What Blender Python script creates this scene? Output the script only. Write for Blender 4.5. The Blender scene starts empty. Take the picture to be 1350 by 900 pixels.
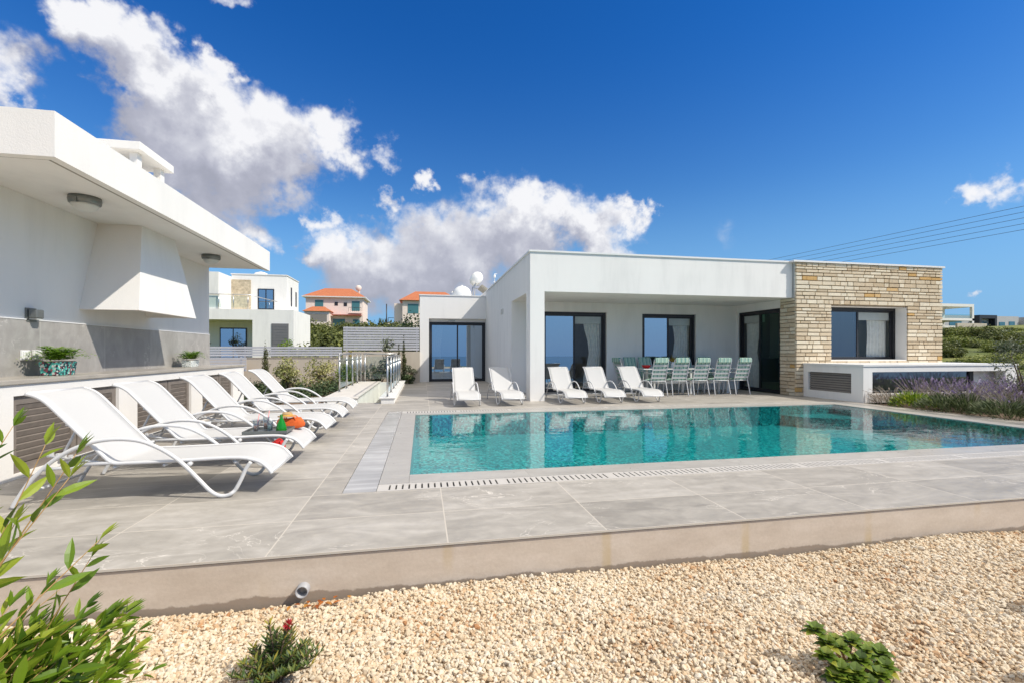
import bpy, math, random
import numpy as np
from mathutils import Vector, Matrix
R = math.radians
random.seed(7)
scn = bpy.context.scene
COL = scn.collection

# ------------------------------------------------------------------ helpers
class MB:
    """collects faces; build() links them as one mesh object"""
    def __init__(s):
        s.v = []; s.f = []; s.sm = []; s.mi = []; s.tone = []; s.t = 0.5; s.m = 0; s.smooth = False
    def add(s, vs, fs, smooth=None):
        b = len(s.v)
        s.v += [tuple(p) for p in vs]; s.tone += [s.t] * len(vs)
        for f in fs:
            s.f.append(tuple(b + i for i in f)); s.sm.append(s.smooth if smooth is None else smooth); s.mi.append(s.m)
    def box(s, x0, x1, y0, y1, z0, z1):
        s.add([(x0,y0,z0),(x1,y0,z0),(x1,y1,z0),(x0,y1,z0),(x0,y0,z1),(x1,y0,z1),(x1,y1,z1),(x0,y1,z1)],
              [(3,2,1,0),(4,5,6,7),(0,1,5,4),(1,2,6,5),(2,3,7,6),(3,0,4,7)], False)
    def hexa(s, pts):
        s.add(pts, [(3,2,1,0),(4,5,6,7),(0,1,5,4),(1,2,6,5),(2,3,7,6),(3,0,4,7)], False)
    def quad(s, a, b, c, d):
        s.add([a,b,c,d], [(0,1,2,3)], False)
    def tube(s, pts, r, n=8, closed=False, cap=True):
        pts = [Vector(p) for p in pts]; N = len(pts)
        rs = r if isinstance(r, (list, tuple)) else [r]*N
        ref = None; vs = []
        for i, p in enumerate(pts):
            if closed: t = pts[(i+1)%N] - pts[(i-1)%N]
            else: t = pts[min(i+1,N-1)] - pts[max(i-1,0)]
            if t.length < 1e-9: t = Vector((0,0,1))
            t.normalize()
            if ref is None:
                ref = Vector((0,0,1)) if abs(t.z) < .9 else Vector((1,0,0))
            x = ref - t*ref.dot(t)
            if x.length < 1e-6: x = t.orthogonal()
            x.normalize(); y = t.cross(x); ref = x
            for k in range(n):
                a = 2*math.pi*k/n
                vs.append(p + (x*math.cos(a) + y*math.sin(a))*rs[i])
        fs = []
        for i in range(N if closed else N-1):
            j = (i+1) % N
            for k in range(n):
                l = (k+1) % n
                fs.append((i*n+k, i*n+l, j*n+l, j*n+k))
        if cap and not closed:
            fs.append(tuple(range(n-1,-1,-1))); fs.append(tuple((N-1)*n+k for k in range(n)))
        s.add(vs, fs, True)
    def lathe(s, prof, c=(0,0,0), n=20, axis='z'):
        vs = []
        for r, h in prof:
            for k in range(n):
                a = 2*math.pi*k/n
                x, y = r*math.cos(a), r*math.sin(a)
                if axis == 'z': p = (c[0]+x, c[1]+y, c[2]+h)
                elif axis == 'y': p = (c[0]+x, c[1]+h, c[2]+y)
                else: p = (c[0]+h, c[1]+x, c[2]+y)
                vs.append(p)
        fs = []
        for i in range(len(prof)-1):
            for k in range(n):
                l = (k+1) % n
                fs.append((i*n+k, i*n+l, (i+1)*n+l, (i+1)*n+k))
        fs.append(tuple(range(n-1,-1,-1))); fs.append(tuple((len(prof)-1)*n+k for k in range(n)))
        s.add(vs, fs, True)
    def blade(s, b, d, nrm, L, W, bend=0.15, fold=0.12, seg=3):
        """leaf: tapered strip from b along d"""
        b = Vector(b); d = Vector(d).normalized(); nrm = Vector(nrm); nrm = nrm - d*nrm.dot(d)
        if nrm.length < 1e-5: nrm = d.orthogonal()
        nrm.normalize(); sd = d.cross(nrm); vs = [b]; fs = []
        prof = [math.sin(math.pi*(i/(seg+1))**.85) for i in range(1, seg+1)]
        for i, w in enumerate(prof):
            t = (i+1)/(seg+1); c = b + d*L*t - nrm*bend*L*t*t
            vs += [c + sd*W*.5*w + nrm*fold*W*w, c - nrm*0, c - sd*W*.5*w + nrm*fold*W*w]
        vs.append(b + d*L - nrm*bend*L)
        fs += [(0,1,2),(0,2,3)]
        for i in range(seg-1):
            a = 1+3*i
            fs += [(a,a+3,a+4,a+1),(a+1,a+4,a+5,a+2)]
        a = 1+3*(seg-1); e = len(vs)-1
        fs += [(a,e,a+1),(a+1,e,a+2)]
        s.add(vs, fs, False)
    def mesh(s, name, off=(0,0,0)):
        me = bpy.data.meshes.new(name)
        me.from_pydata([(p[0]-off[0], p[1]-off[1], p[2]-off[2]) for p in s.v], [], s.f)
        me.polygons.foreach_set('use_smooth', s.sm)
        me.polygons.foreach_set('material_index', s.mi)
        at = me.attributes.new('tone', 'FLOAT', 'POINT'); at.data.foreach_set('value', s.tone)
        me.update(); return me

def chain(o):
    x = Vector((0,0,0))
    while o is not None: x = x + o.location; o = o.parent
    return x
def mats(me, m):
    for x in (m if isinstance(m, (list, tuple)) else [m]): me.materials.append(x)
def part(name, mb, m, parent, bevel=0, label=None, segs=2):
    me = mb.mesh(name, chain(parent)); mats(me, m)
    o = bpy.data.objects.new(name, me); COL.objects.link(o); o.parent = parent
    if bevel: bev(o, bevel, segs)
    if label: o['label'] = label
    return o
def bev(o, w, segs=2):
    b = o.modifiers.new('bevel', 'BEVEL'); b.width = w; b.segments = segs; b.limit_method = 'ANGLE'; b.angle_limit = R(40)
def tag(o, label, cat, group=None):
    o['label'] = label; o['category'] = cat
    if group: o['group'] = group
    return o
def thing(name, label, cat, loc=(0,0,0), group=None):
    o = bpy.data.objects.new(name, None); COL.objects.link(o); o.location = loc; o.empty_display_size = .2
    return tag(o, label, cat, group)
def solo(name, mb, m, loc, label, cat, group=None, bevel=0):
    me = mb.mesh(name, loc); mats(me, m)
    o = bpy.data.objects.new(name, me); COL.objects.link(o); o.location = loc
    if bevel: bev(o, bevel)
    return tag(o, label, cat, group)
def struct(name, mb, m, bevel=0, kind='structure'):
    me = mb.mesh(name); mats(me, m)
    o = bpy.data.objects.new(name, me); COL.objects.link(o); o['kind'] = kind
    if bevel: bev(o, bevel)
    return o
def dup(root, loc, rz=0, label=None, scale=None):
    def cp(o, par):
        c = o.copy(); COL.objects.link(c); c.parent = par
        for ch in list(o.children): cp(ch, c)
        return c
    r = cp(root, None); r.location = loc; r.rotation_euler = (0,0,rz)
    if label: r['label'] = label
    if scale: r.scale = (scale,)*3 if not isinstance(scale, tuple) else scale
    return r
def spline(pts, per=6):
    P = [Vector(p) for p in pts]; out = []
    for i in range(len(P)-1):
        a = P[max(i-1,0)]; b = P[i]; c = P[i+1]; d = P[min(i+2,len(P)-1)]
        for k in range(per):
            t = k/per
            out.append(.5*((2*b)+(c-a)*t+(2*a-5*b+4*c-d)*t*t+(3*b-a-3*c+d)*t**3))
    out.append(P[-1]); return out

# ------------------------------------------------------------------ materials
class NT:
    def __init__(s, nt): s.nt = nt; s.nodes = nt.nodes
    def n(s, typ, ins=None, **kw):
        x = s.nodes.new(typ)
        for k, v in kw.items(): setattr(x, k, v)
        for k, v in (ins or {}).items():
            sock = x.inputs[k]
            if hasattr(v, 'is_output') or isinstance(v, bpy.types.NodeSocket): s.nt.links.new(v, sock)
            else: sock.default_value = v
        return x
    def math(s, op, a, b=0.0, c=None, clamp=False):
        d = {0:a, 1:b}
        if c is not None: d[2] = c
        return s.n('ShaderNodeMath', d, operation=op, use_clamp=clamp).outputs[0]
    def mix(s, f, a, b, typ='RGBA', blend='MIX'):
        x = s.nodes.new('ShaderNodeMix'); x.data_type = typ
        if typ == 'RGBA': x.blend_type = blend
        idx = {'RGBA':(6,7,2), 'FLOAT':(2,3,0), 'VECTOR':(4,5,1)}[typ]
        for sock, v in ((x.inputs[0], f), (x.inputs[idx[0]], a), (x.inputs[idx[1]], b)):
            if isinstance(v, bpy.types.NodeSocket): s.nt.links.new(v, sock)
            else: sock.default_value = v
        return x.outputs[idx[2]]
    def ramp(s, f, stops, interp='LINEAR'):
        x = s.nodes.new('ShaderNodeValToRGB'); s.nt.links.new(f, x.inputs[0]); cr = x.color_ramp; cr.interpolation = interp
        while len(cr.elements) < len(stops): cr.elements.new(.5)
        for e, (p, c) in zip(cr.elements, stops): e.position = p; e.color = c if len(c) == 4 else (*c, 1)
        return x.outputs[0]
    def mapr(s, v, a, b, c=0, d=1, smooth=False):
        x = s.n('ShaderNodeMapRange', {'Value':v,'From Min':a,'From Max':b,'To Min':c,'To Max':d})
        if smooth: x.interpolation_type = 'SMOOTHSTEP'
        return x.outputs[0]
    def noise(s, vec, scale, detail=4, rough=.55, dist=0):
        return s.n('ShaderNodeTexNoise', {'Vector':vec,'Scale':scale,'Detail':detail,'Roughness':rough,'Distortion':dist})
def newmat(name):
    m = bpy.data.materials.new(name); m.use_nodes = True; t = NT(m.node_tree)
    bs = m.node_tree.nodes['Principled BSDF']; return m, t, bs
def c4(c): return (c[0], c[1], c[2], 1)
def coords(t): return t.n('ShaderNodeTexCoord').outputs['Object']
def geo_pos(t): return t.n('ShaderNodeNewGeometry').outputs['Position']
def simple(name, col, rough=.5, metal=0, var=.06, vscale=6, bump=0, bscale=80, spec=.5):
    m, t, bs = newmat(name)
    p = geo_pos(t)
    nz = t.noise(p, vscale, 5).outputs['Fac']
    lo = tuple(x*(1-var) for x in col); hi = tuple(min(1, x*(1+var)) for x in col)
    t.nt.links.new(t.ramp(nz, [(.3, c4(lo)), (.7, c4(hi))]), bs.inputs['Base Color'])
    bs.inputs['Roughness'].default_value = rough; bs.inputs['Metallic'].default_value = metal
    bs.inputs['Specular IOR Level'].default_value = spec
    if bump:
        b = t.n('ShaderNodeBump', {'Height': t.noise(p, bscale, 3).outputs['Fac'], 'Strength': bump, 'Distance': .01})
        t.nt.links.new(b.outputs[0], bs.inputs['Normal'])
    return m
def render_mat(name, col, dirt=.05, bump=.45, bscale=55):
    """painted plaster: fine grain, faint weathering streaks"""
    m, t, bs = newmat(name); p = geo_pos(t)
    st = t.n('ShaderNodeMapping', {'Vector': p, 'Scale': (2.2, 2.2, .35)}).outputs[0]
    a = t.noise(st, 1.6, 6, .6).outputs['Fac']; b = t.noise(p, .7, 3).outputs['Fac']
    k = t.math('ADD', t.math('MULTIPLY', a, .6), t.math('MULTIPLY', b, .4))
    t.nt.links.new(t.ramp(k, [(.32, c4(tuple(x*(1-dirt*1.6) for x in col))), (.5, c4(col)), (.7, c4(tuple(min(1,x*(1+dirt*.4)) for x in col)))]), bs.inputs['Base Color'])
    bs.inputs['Roughness'].default_value = .9; bs.inputs['Specular IOR Level'].default_value = .2
    h = t.noise(p, bscale, 4, .7).outputs['Fac']
    bp = t.n('ShaderNodeBump', {'Height': h, 'Strength': bump, 'Distance': .006})
    t.nt.links.new(bp.outputs[0], bs.inputs['Normal']); return m
def leaf_mat(name, dark, mid, light, rough=.45, trans=.3):
    m, t, bs = newmat(name)
    a = t.n('ShaderNodeAttribute', attribute_name='tone').outputs['Fac']
    col = t.ramp(a, [(0, c4(dark)), (.5, c4(mid)), (1, c4(light))])
    t.nt.links.new(col, bs.inputs['Base Color']); bs.inputs['Roughness'].default_value = rough
    tr = t.n('ShaderNodeBsdfTranslucent', {'Color': col})
    mx = t.n('ShaderNodeMixShader', {0: trans, 1: bs.outputs[0], 2: tr.outputs[0]})
    t.nt.links.new(mx.outputs[0], t.nodes['Material Output'].inputs[0]); return m
def tone_mat(name, stops, rough=.8, bump=.3, bscale=60, var=.12):
    m, t, bs = newmat(name); p = geo_pos(t)
    a = t.n('ShaderNodeAttribute', attribute_name='tone').outputs['Fac']
    col = t.ramp(a, [(q, c4(c)) for q, c in stops])
    nz = t.noise(p, bscale*.5, 5, .65).outputs['Fac']
    col = t.mix(1.0, col, t.ramp(nz, [(.3, (1-var,)*3), (.7, (1,1,1))]), blend='MULTIPLY')
    t.nt.links.new(col, bs.inputs['Base Color']); bs.inputs['Roughness'].default_value = rough
    bs.inputs['Specular IOR Level'].default_value = .25
    if bump:
        bp = t.n('ShaderNodeBump', {'Height': t.noise(p, bscale, 5, .65).outputs['Fac'], 'Strength': bump, 'Distance': .01})
        t.nt.links.new(bp.outputs[0], bs.inputs['Normal'])
    return m
def tile_mat(name, w, h, ox, oy, base, lo, hi, mortar, rough=.45, msize=.005, vein=.5, axes='xy', bump=.25):
    m, t, bs = newmat(name); p = geo_pos(t)
    if axes != 'xy':
        sx = t.n('ShaderNodeSeparateXYZ', {0: p}); i = {'x':0,'y':1,'z':2}
        p2 = t.n('ShaderNodeCombineXYZ', {0: sx.outputs[i[axes[0]]], 1: sx.outputs[i[axes[1]]]}).outputs[0]
    else: p2 = p
    q = t.n('ShaderNodeVectorMath', {0: p2, 1: (-ox, -oy, 0)}, operation='ADD').outputs[0]
    br = t.n('ShaderNodeTexBrick', {'Vector': q, 'Color1': c4((0,0,0)), 'Color2': c4((1,1,1)), 'Mortar': c4((.5,.5,.5)), 'Scale': 1.0,
              'Mortar Size': msize, 'Mortar Smooth': .1, 'Bias': 0.0, 'Brick Width': w, 'Row Height': h}, offset=0.0, squash=1.0)
    rnd = t.n('ShaderNodeSeparateColor', {0: br.outputs['Color']}).outputs[0]
    # each tile gets its own piece of the stone pattern
    sh = t.n('ShaderNodeCombineXYZ', {0: t.math('MULTIPLY', rnd, 37.0), 1: t.math('MULTIPLY', rnd, 53.0), 2: t.math('MULTIPLY', rnd, 11.0)}).outputs[0]
    pp = t.n('ShaderNodeVectorMath', {0: p, 1: sh}, operation='ADD').outputs[0]
    st = t.n('ShaderNodeMapping', {'Vector': pp, 'Scale': (1.0, 2.4, 1.6), 'Rotation': (0,0,.25)}).outputs[0]
    n1 = t.noise(st, 1.7, 8, .62, .9).outputs['Fac']
    n2 = t.noise(pp, 14, 6, .6).outputs['Fac']
    k = t.math('ADD', t.math('MULTIPLY', n1, .75), t.math('MULTIPLY', n2, .25))
    k = t.math('ADD', k, t.mapr(rnd, 0, 1, -.10, .10))
    col = t.ramp(k, [(.3, c4(lo)), (.5, c4(base)), (.7, c4(hi))])
    vn = t.noise(st, .9, 6, .6, 1.6).outputs['Fac']
    ve = t.math('ABSOLUTE', t.math('SUBTRACT', vn, .5))
    vm = t.mapr(ve, 0, .009, vein, 0)
    vm = t.math('MULTIPLY', vm, t.mapr(t.noise(pp, 1.3, 2).outputs['Fac'], .5, .62))
    col = t.mix(vm, col, c4(tuple(min(1, x*1.5) for x in hi)))
    col = t.mix(t.math('MULTIPLY', br.outputs['Fac'], .85), col, c4(mortar))
    t.nt.links.new(col, bs.inputs['Base Color'])
    t.nt.links.new(t.mapr(n2, .3, .7, rough-.08, rough+.12), bs.inputs['Roughness'])
    hgt = t.math('SUBTRACT', t.math('MULTIPLY', n2, .15), br.outputs['Fac'])
    bp = t.n('ShaderNodeBump', {'Height': hgt, 'Strength': bump, 'Distance': .003})
    t.nt.links.new(bp.outputs[0], bs.inputs['Normal']); return m
def glass_mat(name, refl, tint, rough=.0, fres=1.0):
    """pane: mirror part + see-through part (thin sheet, no bending)"""
    m, t, bs = newmat(name)
    g = t.n('ShaderNodeNewGeometry')
    dp = t.math('ABSOLUTE', t.n('ShaderNodeVectorMath', {0: g.outputs['Incoming'], 1: g.outputs['Normal']}, operation='DOT_PRODUCT').outputs['Value'])
    fr = t.math('ADD', .04, t.math('MULTIPLY', .96, t.math('POWER', t.math('SUBTRACT', 1.0, dp, clamp=True), 5.0)))
    f = t.math('ADD', t.math('MULTIPLY', fr, fres), refl, clamp=True)
    gl = t.n('ShaderNodeBsdfGlossy', {'Color': (.72,.86,1,1), 'Roughness': rough})
    tr = t.n('ShaderNodeBsdfTransparent', {'Color': c4(tint)})
    mx = t.n('ShaderNodeMixShader', {0: f, 1: tr.outputs[0], 2: gl.outputs[0]})
    t.nt.links.new(mx.outputs[0], t.nodes['Material Output'].inputs[0]); t.nodes.remove(bs); return m

M = {}
M['white'] = render_mat('white_render', (.80,.775,.735), .045)
M['house_white'] = render_mat('house_white_render', (.83,.81,.775), .06, .3)
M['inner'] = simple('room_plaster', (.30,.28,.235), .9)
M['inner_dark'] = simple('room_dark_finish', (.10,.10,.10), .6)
M['trim'] = simple('white_metal_trim', (.78,.77,.75), .4, .0, .02)
M['frame'] = simple('dark_aluminium', (.035,.035,.04), .4, .3, .1)
M['blindbox'] = simple('blind_box', (.6,.6,.58), .5)
M['steel'] = simple('brushed_steel', (.55,.55,.54), .3, .9, .05)
M['louver'] = simple('taupe_louver', (.21,.18,.155), .55, 0, .12, 10, .1)
M['grey_metal'] = simple('grey_lamp_metal', (.2,.21,.2), .4, .5)
M['frost'] = simple('frosted_glass', (.62,.62,.58), .35)
M['plastic_white'] = simple('white_plastic', (.8,.8,.78), .35)
M['frame_white'] = simple('powder_coated_white', (.62,.62,.62), .35, 0, .02)
M['curtain'] = simple('curtain_cloth', (.80,.78,.74), .9, 0, .1, 10)
M['concrete'] = None
M['pool_glass'] = None

def concrete():
    m, t, bs = newmat('deck_edge_concrete'); p = geo_pos(t)
    st = t.n('ShaderNodeMapping', {'Vector': p, 'Scale': (.9, .9, 2.5)}).outputs[0]
    n1 = t.noise(st, 2.2, 8, .65).outputs['Fac']; n2 = t.noise(p, 45, 5, .7).outputs['Fac']
    k = t.math('ADD', t.math('MULTIPLY', n1, .7), t.math('MULTIPLY', n2, .3))
    col = t.ramp(k, [(.3, (.45,.37,.295,1)), (.5, (.54,.455,.37,1)), (.68, (.62,.535,.45,1))])
    sx = t.n('ShaderNodeSeparateXYZ', {0: p})
    # faint ochre runs below the tile joints (joints every 1.11 m from -0.94)
    ph = t.math('PINGPONG', t.math('ADD', sx.outputs[0], .94), .555)
    run = t.mapr(ph, .015, .05, 1, 0, True)
    run = t.math('MULTIPLY', run, t.mapr(t.noise(p, 1.3, 2).outputs['Fac'], .45, .62))
    col = t.mix(t.math('MULTIPLY', run, .55), col, (.46,.33,.14,1))
    # rough damp soil splash along the gravel
    sp = t.math('ADD', sx.outputs[2], t.math('MULTIPLY', t.noise(p, 3.0, 7, .75).outputs['Fac'], .11))
    dirt = t.mapr(sp, -.205, -.192, .75, 0, True)
    col = t.mix(dirt, col, (.22,.165,.12,1))
    t.nt.links.new(col, bs.inputs['Base Color']); bs.inputs['Roughness'].default_value = .9
    bp = t.n('ShaderNodeBump', {'Height': k, 'Strength': .3, 'Distance': .01}); t.nt.links.new(bp.outputs[0], bs.inputs['Normal'])
    return m
M['concrete'] = concrete()
M['deck'] = tile_mat('deck_stone_tile', 1.11, .61, -.94-11.1*2, 3.05-6.1*2, (.352,.327,.29), (.25,.231,.204), (.46,.432,.392), (.53,.485,.42), .5, vein=.8)
M['coping'] = tile_mat('pool_coping_stone', 1.2, 5, -.12-12, -20, (.385,.365,.335), (.34,.32,.29), (.44,.42,.385), (.32,.30,.27), .34, .004, 0, 'xy', 0.02)
def wetstone():
    m, t, bs = newmat('wet_edge_stone'); p = geo_pos(t)
    st = t.n('ShaderNodeMapping', {'Vector': p, 'Scale': (.7, 7, 1)}).outputs[0]
    n = t.noise(st, 1.5, 5, .6, .3).outputs['Fac']; g = t.noise(p, 1.2, 3).outputs['Fac']
    k = t.math('ADD', t.math('MULTIPLY', n, .5), t.math('MULTIPLY', g, .5))
    t.nt.links.new(t.ramp(k, [(.36,(.31,.295,.275,1)),(.5,(.38,.365,.345,1)),(.62,(.50,.485,.465,1))]), bs.inputs['Base Color'])
    bs.inputs['Roughness'].default_value = .22; return m
M['wet'] = wetstone()
M['splash'] = tile_mat('splashback_stone', 1.15, 3, -5.0, -3, (.345,.325,.30), (.28,.265,.245), (.43,.41,.38), (.48,.46,.42), .4, .006, .9, 'yz')
M['counter'] = simple('counter_stone', (.40,.365,.315), .35, 0, .12, 5)
M['grate'] = simple('white_grate', (.50,.475,.44), .45)
M['slot'] = simple('dark_slot', (.03,.03,.03), .8)
M['stone'] = tone_mat('cladding_stone', [(0,(.54,.42,.275)),(.3,(.67,.55,.39)),(.6,(.75,.64,.475)),(.9,(.80,.71,.55)),(.95,(.64,.41,.17)),(1,(.60,.37,.14))], .85, .35, 38, .16)
M['mortar'] = simple('mortar', (.36,.275,.19), .95)
M['grey_pipe'] = simple('grey_plastic_pipe', (.38,.38,.39), .5)
M['glass_sky'] = glass_mat('mirror_glass', .50, (.40,.42,.43))
M['glass_clear'] = glass_mat('clear_glass', .0, (.88,.90,.88))
M['glass_dark'] = glass_mat('tinted_glass', .16, (.34,.36,.36))
M['glass_green'] = glass_mat('greenish_glass', .0, (.40,.70,.50))
M['rail_glass'] = glass_mat('rail_glass', .03, (.84,.92,.89))
M['gravel_base'] = None
def cloth_sling():
    m, t, bs = newmat('white_textilene'); p = coords(t)
    w = t.n('ShaderNodeTexWave', {'Vector': p, 'Scale': 60.0, 'Distortion': 0.0}, bands_direction='X').outputs['Fac']
    t.nt.links.new(t.ramp(w, [(0,(.53,.53,.525,1)),(1,(.61,.605,.595,1))]), bs.inputs['Base Color']); bs.inputs['Roughness'].default_value = .7
    tr = t.n('ShaderNodeBsdfTranslucent', {'Color': (.8,.8,.8,1)})
    mx = t.n('ShaderNodeMixShader', {0: .10, 1: bs.outputs[0], 2: tr.outputs[0]})
    t.nt.links.new(mx.outputs[0], t.nodes['Material Output'].inputs[0]); return m
M['sling'] = cloth_sling()
def stripes():
    m, t, bs = newmat('green_striped_cushion'); p = coords(t)
    sx = t.n('ShaderNodeSeparateXYZ', {0: p}).outputs[0]
    f = t.math('FRACT', t.math('MULTIPLY', t.math('ADD', sx, 2.0), 8.2))
    col = t.ramp(f, [(0,(.07,.26,.21,1)),(.20,(.58,.68,.57,1)),(.34,(.26,.48,.38,1)),(.5,(.70,.74,.62,1)),(.64,(.10,.30,.25,1)),(.78,(.52,.64,.44,1)),(.9,(.32,.48,.50,1))], 'CONSTANT')
    t.nt.links.new(col, bs.inputs['Base Color']); bs.inputs['Roughness'].default_value = .85; return m
M['stripes'] = stripes()
def water():
    m, t, bs = newmat('pool_water'); p = geo_pos(t)
    st = t.n('ShaderNodeMapping', {'Vector': p, 'Scale': (1, 1.5, 1)}).outputs[0]
    h = t.math('ADD', t.math('MULTIPLY', t.noise(st, 2.6, 3, .5).outputs['Fac'], .7), t.math('MULTIPLY', t.noise(st, 9, 2, .5).outputs['Fac'], .18))
    bp = t.n('ShaderNodeBump', {'Height': h, 'Strength': .13, 'Distance': .05}).outputs[0]
    fr = t.n('ShaderNodeFresnel', {'IOR': 1.33, 'Normal': bp}).outputs[0]
    gl = t.n('ShaderNodeBsdfGlossy', {'Color': (1,1,1,1), 'Roughness': .02, 'Normal': bp})
    tr = t.n('ShaderNodeBsdfTransparent', {'Color': (.70,.95,.97,1)})
    mx = t.n('ShaderNodeMixShader', {0: fr, 1: tr.outputs[0], 2: gl.outputs[0]})
    t.nt.links.new(mx.outputs[0], t.nodes['Material Output'].inputs[0]); t.nodes.remove(bs); return m
M['water'] = water()
def mosaic():
    m, t, bs = newmat('pool_mosaic'); p = geo_pos(t)
    vo = t.n('ShaderNodeTexVoronoi', {'Vector': p, 'Scale': 30.0, 'Randomness': .35})
    r = t.n('ShaderNodeSeparateColor', {0: vo.outputs['Color']}).outputs[0]
    col = t.ramp(r, [(.0,(.003,.095,.125,1)),(.3,(.005,.255,.285,1)),(.65,(.010,.41,.42,1)),(1,(.10,.66,.63,1))])
    big = t.noise(p, .9, 4).outputs['Fac']
    col = t.mix(1.0, col, t.ramp(big, [(.35,(.75,.8,.85,1)),(.65,(1,1,1,1))]), blend='MULTIPLY')
    t.nt.links.new(col, bs.inputs['Base Color']); bs.inputs['Roughness'].default_value = .3; return m
M['mosaic'] = mosaic()
def gravelbase():
    m, t, bs = newmat('gravel_ground'); p = geo_pos(t)
    vo = t.n('ShaderNodeTexVoronoi', {'Vector': p, 'Scale': 46.0})
    r = t.n('ShaderNodeSeparateColor', {0: vo.outputs['Color']}).outputs[0]
    col = t.ramp(r, [(0,(.48,.31,.17,1)),(.3,(.62,.47,.30,1)),(.7,(.72,.60,.44,1)),(1,(.76,.69,.57,1))])
    col = t.mix(t.mapr(vo.outputs['Distance'], .35, .8), col, (.34,.24,.15,1))
    t.nt.links.new(col, bs.inputs['Base Color']); bs.inputs['Roughness'].default_value = .9
    bp = t.n('ShaderNodeBump', {'Height': t.math('MULTIPLY', vo.outputs['Distance'], -1), 'Strength': 1.0, 'Distance': .02}); t.nt.links.new(bp.outputs[0], bs.inputs['Normal']); return m
M['gravel_base'] = gravelbase()
M['pebble'] = tone_mat('pebble_stone', [(0,(.40,.20,.09)),(.1,(.53,.34,.19)),(.33,(.60,.465,.31)),(.65,(.66,.555,.41)),(1,(.71,.64,.525))], .75, .25, 220, .1)
def terrain_mat():
    m, t, bs = newmat('scrubland'); p = geo_pos(t)
    a = t.noise(p, .09, 7, .65).outputs['Fac']; b = t.noise(p, 1.6, 6, .7).outputs['Fac']
    k = t.math('ADD', t.math('MULTIPLY', a, .65), t.math('MULTIPLY', b, .35))
    t.nt.links.new(t.ramp(k, [(.34,(.04,.055,.015,1)),(.44,(.11,.14,.025,1)),(.54,(.20,.21,.05,1)),(.68,(.30,.26,.12,1))]), bs.inputs['Base Color'])
    bs.inputs['Roughness'].default_value = .95
    bp = t.n('ShaderNodeBump', {'Height': b, 'Strength': .8, 'Distance': .3}); t.nt.links.new(bp.outputs[0], bs.inputs['Normal']); return m
M['terrain'] = terrain_mat(); M['leaf_lime'] = leaf_mat('lime_scrub_leaf', (.06,.09,.012), (.17,.21,.03), (.32,.33,.06), .6, .2)
M['sea'] = simple('sea_water', (.02,.07,.13), .25, 0, .1, .01)
M['soil'] = simple('bed_soil', (.16,.11,.075), .95, 0, .3, 9, .6, 30)
M['beige_wall'] = render_mat('beige_wall_render', (.56,.49,.40), .06)
M['fence'] = simple('pale_grey_slat', (.50,.50,.53), .5, 0, .05, 4)
M['redtile'] = None
def redtile():
    m, t, bs = newmat('red_roof_tile'); p = geo_pos(t)
    w = t.n('ShaderNodeTexWave', {'Vector': p, 'Scale': 4.0, 'Distortion': .6}, bands_direction='X').outputs['Fac']
    n = t.noise(p, 2.5, 5).outputs['Fac']
    col = t.ramp(n, [(.3,(.33,.09,.035,1)),(.7,(.48,.17,.07,1))]); col = t.mix(.4, col, t.ramp(w, [(0,(.25,.05,.02,1)),(1,(.7,.25,.1,1))]))
    t.nt.links.new(col, bs.inputs['Base Color']); bs.inputs['Roughness'].default_value = .8; return m
M['redtile'] = redtile()
M['pink'] = render_mat('pink_render', (.86,.73,.65), .05)
M['greyrender'] = render_mat('grey_render', (.45,.45,.45), .05)
M['far_glass'] = simple('far_window_glass', (.05,.16,.22), .1, 0, .2, 1)
M['teal'] = simple('teal_shutter', (.07,.20,.22), .3)
M['shutter_grey'] = simple('grey_roller_shutter', (.17,.165,.17), .5)
M['shutter_taupe'] = simple('taupe_roller_shutter', (.24,.215,.19), .5)
M['bark'] = simple('bark', (.13,.09,.06), .9, 0, .3, 12, .5, 40)
M['twig'] = simple('tan_twig', (.42,.26,.10), .7)
M['leaf_bright'] = leaf_mat('bright_leaf', (.06,.13,.012), (.19,.31,.02), (.42,.47,.05), .42, .4)
M['leaf_dark'] = leaf_mat('dark_leaf', (.015,.035,.012), (.05,.085,.025), (.12,.15,.05), .5, .2)
M['leaf_olive'] = leaf_mat('olive_leaf', (.05,.06,.035), (.12,.14,.08), (.25,.27,.18), .5, .2)
M['leaf_hill'] = leaf_mat('hill_leaf', (.03,.045,.01), (.10,.12,.022), (.23,.24,.05), .6, .2)
M['leaf_var'] = leaf_mat('variegated_leaf', (.09,.12,.03), (.30,.31,.10), (.62,.55,.28), .5, .25)
M['leaf_yellow'] = leaf_mat('golden_leaf', (.18,.14,.02), (.34,.26,.04), (.5,.36,.06), .5, .25)
M['leaf_cypress'] = leaf_mat('cypress_leaf', (.03,.045,.012), (.075,.085,.02), (.14,.14,.035), .7, .1)
M['leaf_fern'] = leaf_mat('fern_leaf', (.07,.16,.012), (.20,.38,.03), (.36,.52,.08), .45, .4)
M['leaf_lav'] = leaf_mat('lavender_leaf', (.05,.07,.03), (.11,.15,.05), (.22,.25,.13), .7, .2)
M['lav'] = leaf_mat('lavender_flower', (.16,.11,.22), (.26,.19,.36), (.42,.34,.50), .8, .2)
M['lav_dry'] = leaf_mat('dry_stem', (.25,.2,.16), (.38,.32,.26), (.5,.45,.38), .8, .2)
M['red_flower'] = leaf_mat('red_flower', (.4,.01,.02), (.6,.03,.05), (.75,.12,.12), .6, .2)

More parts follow.
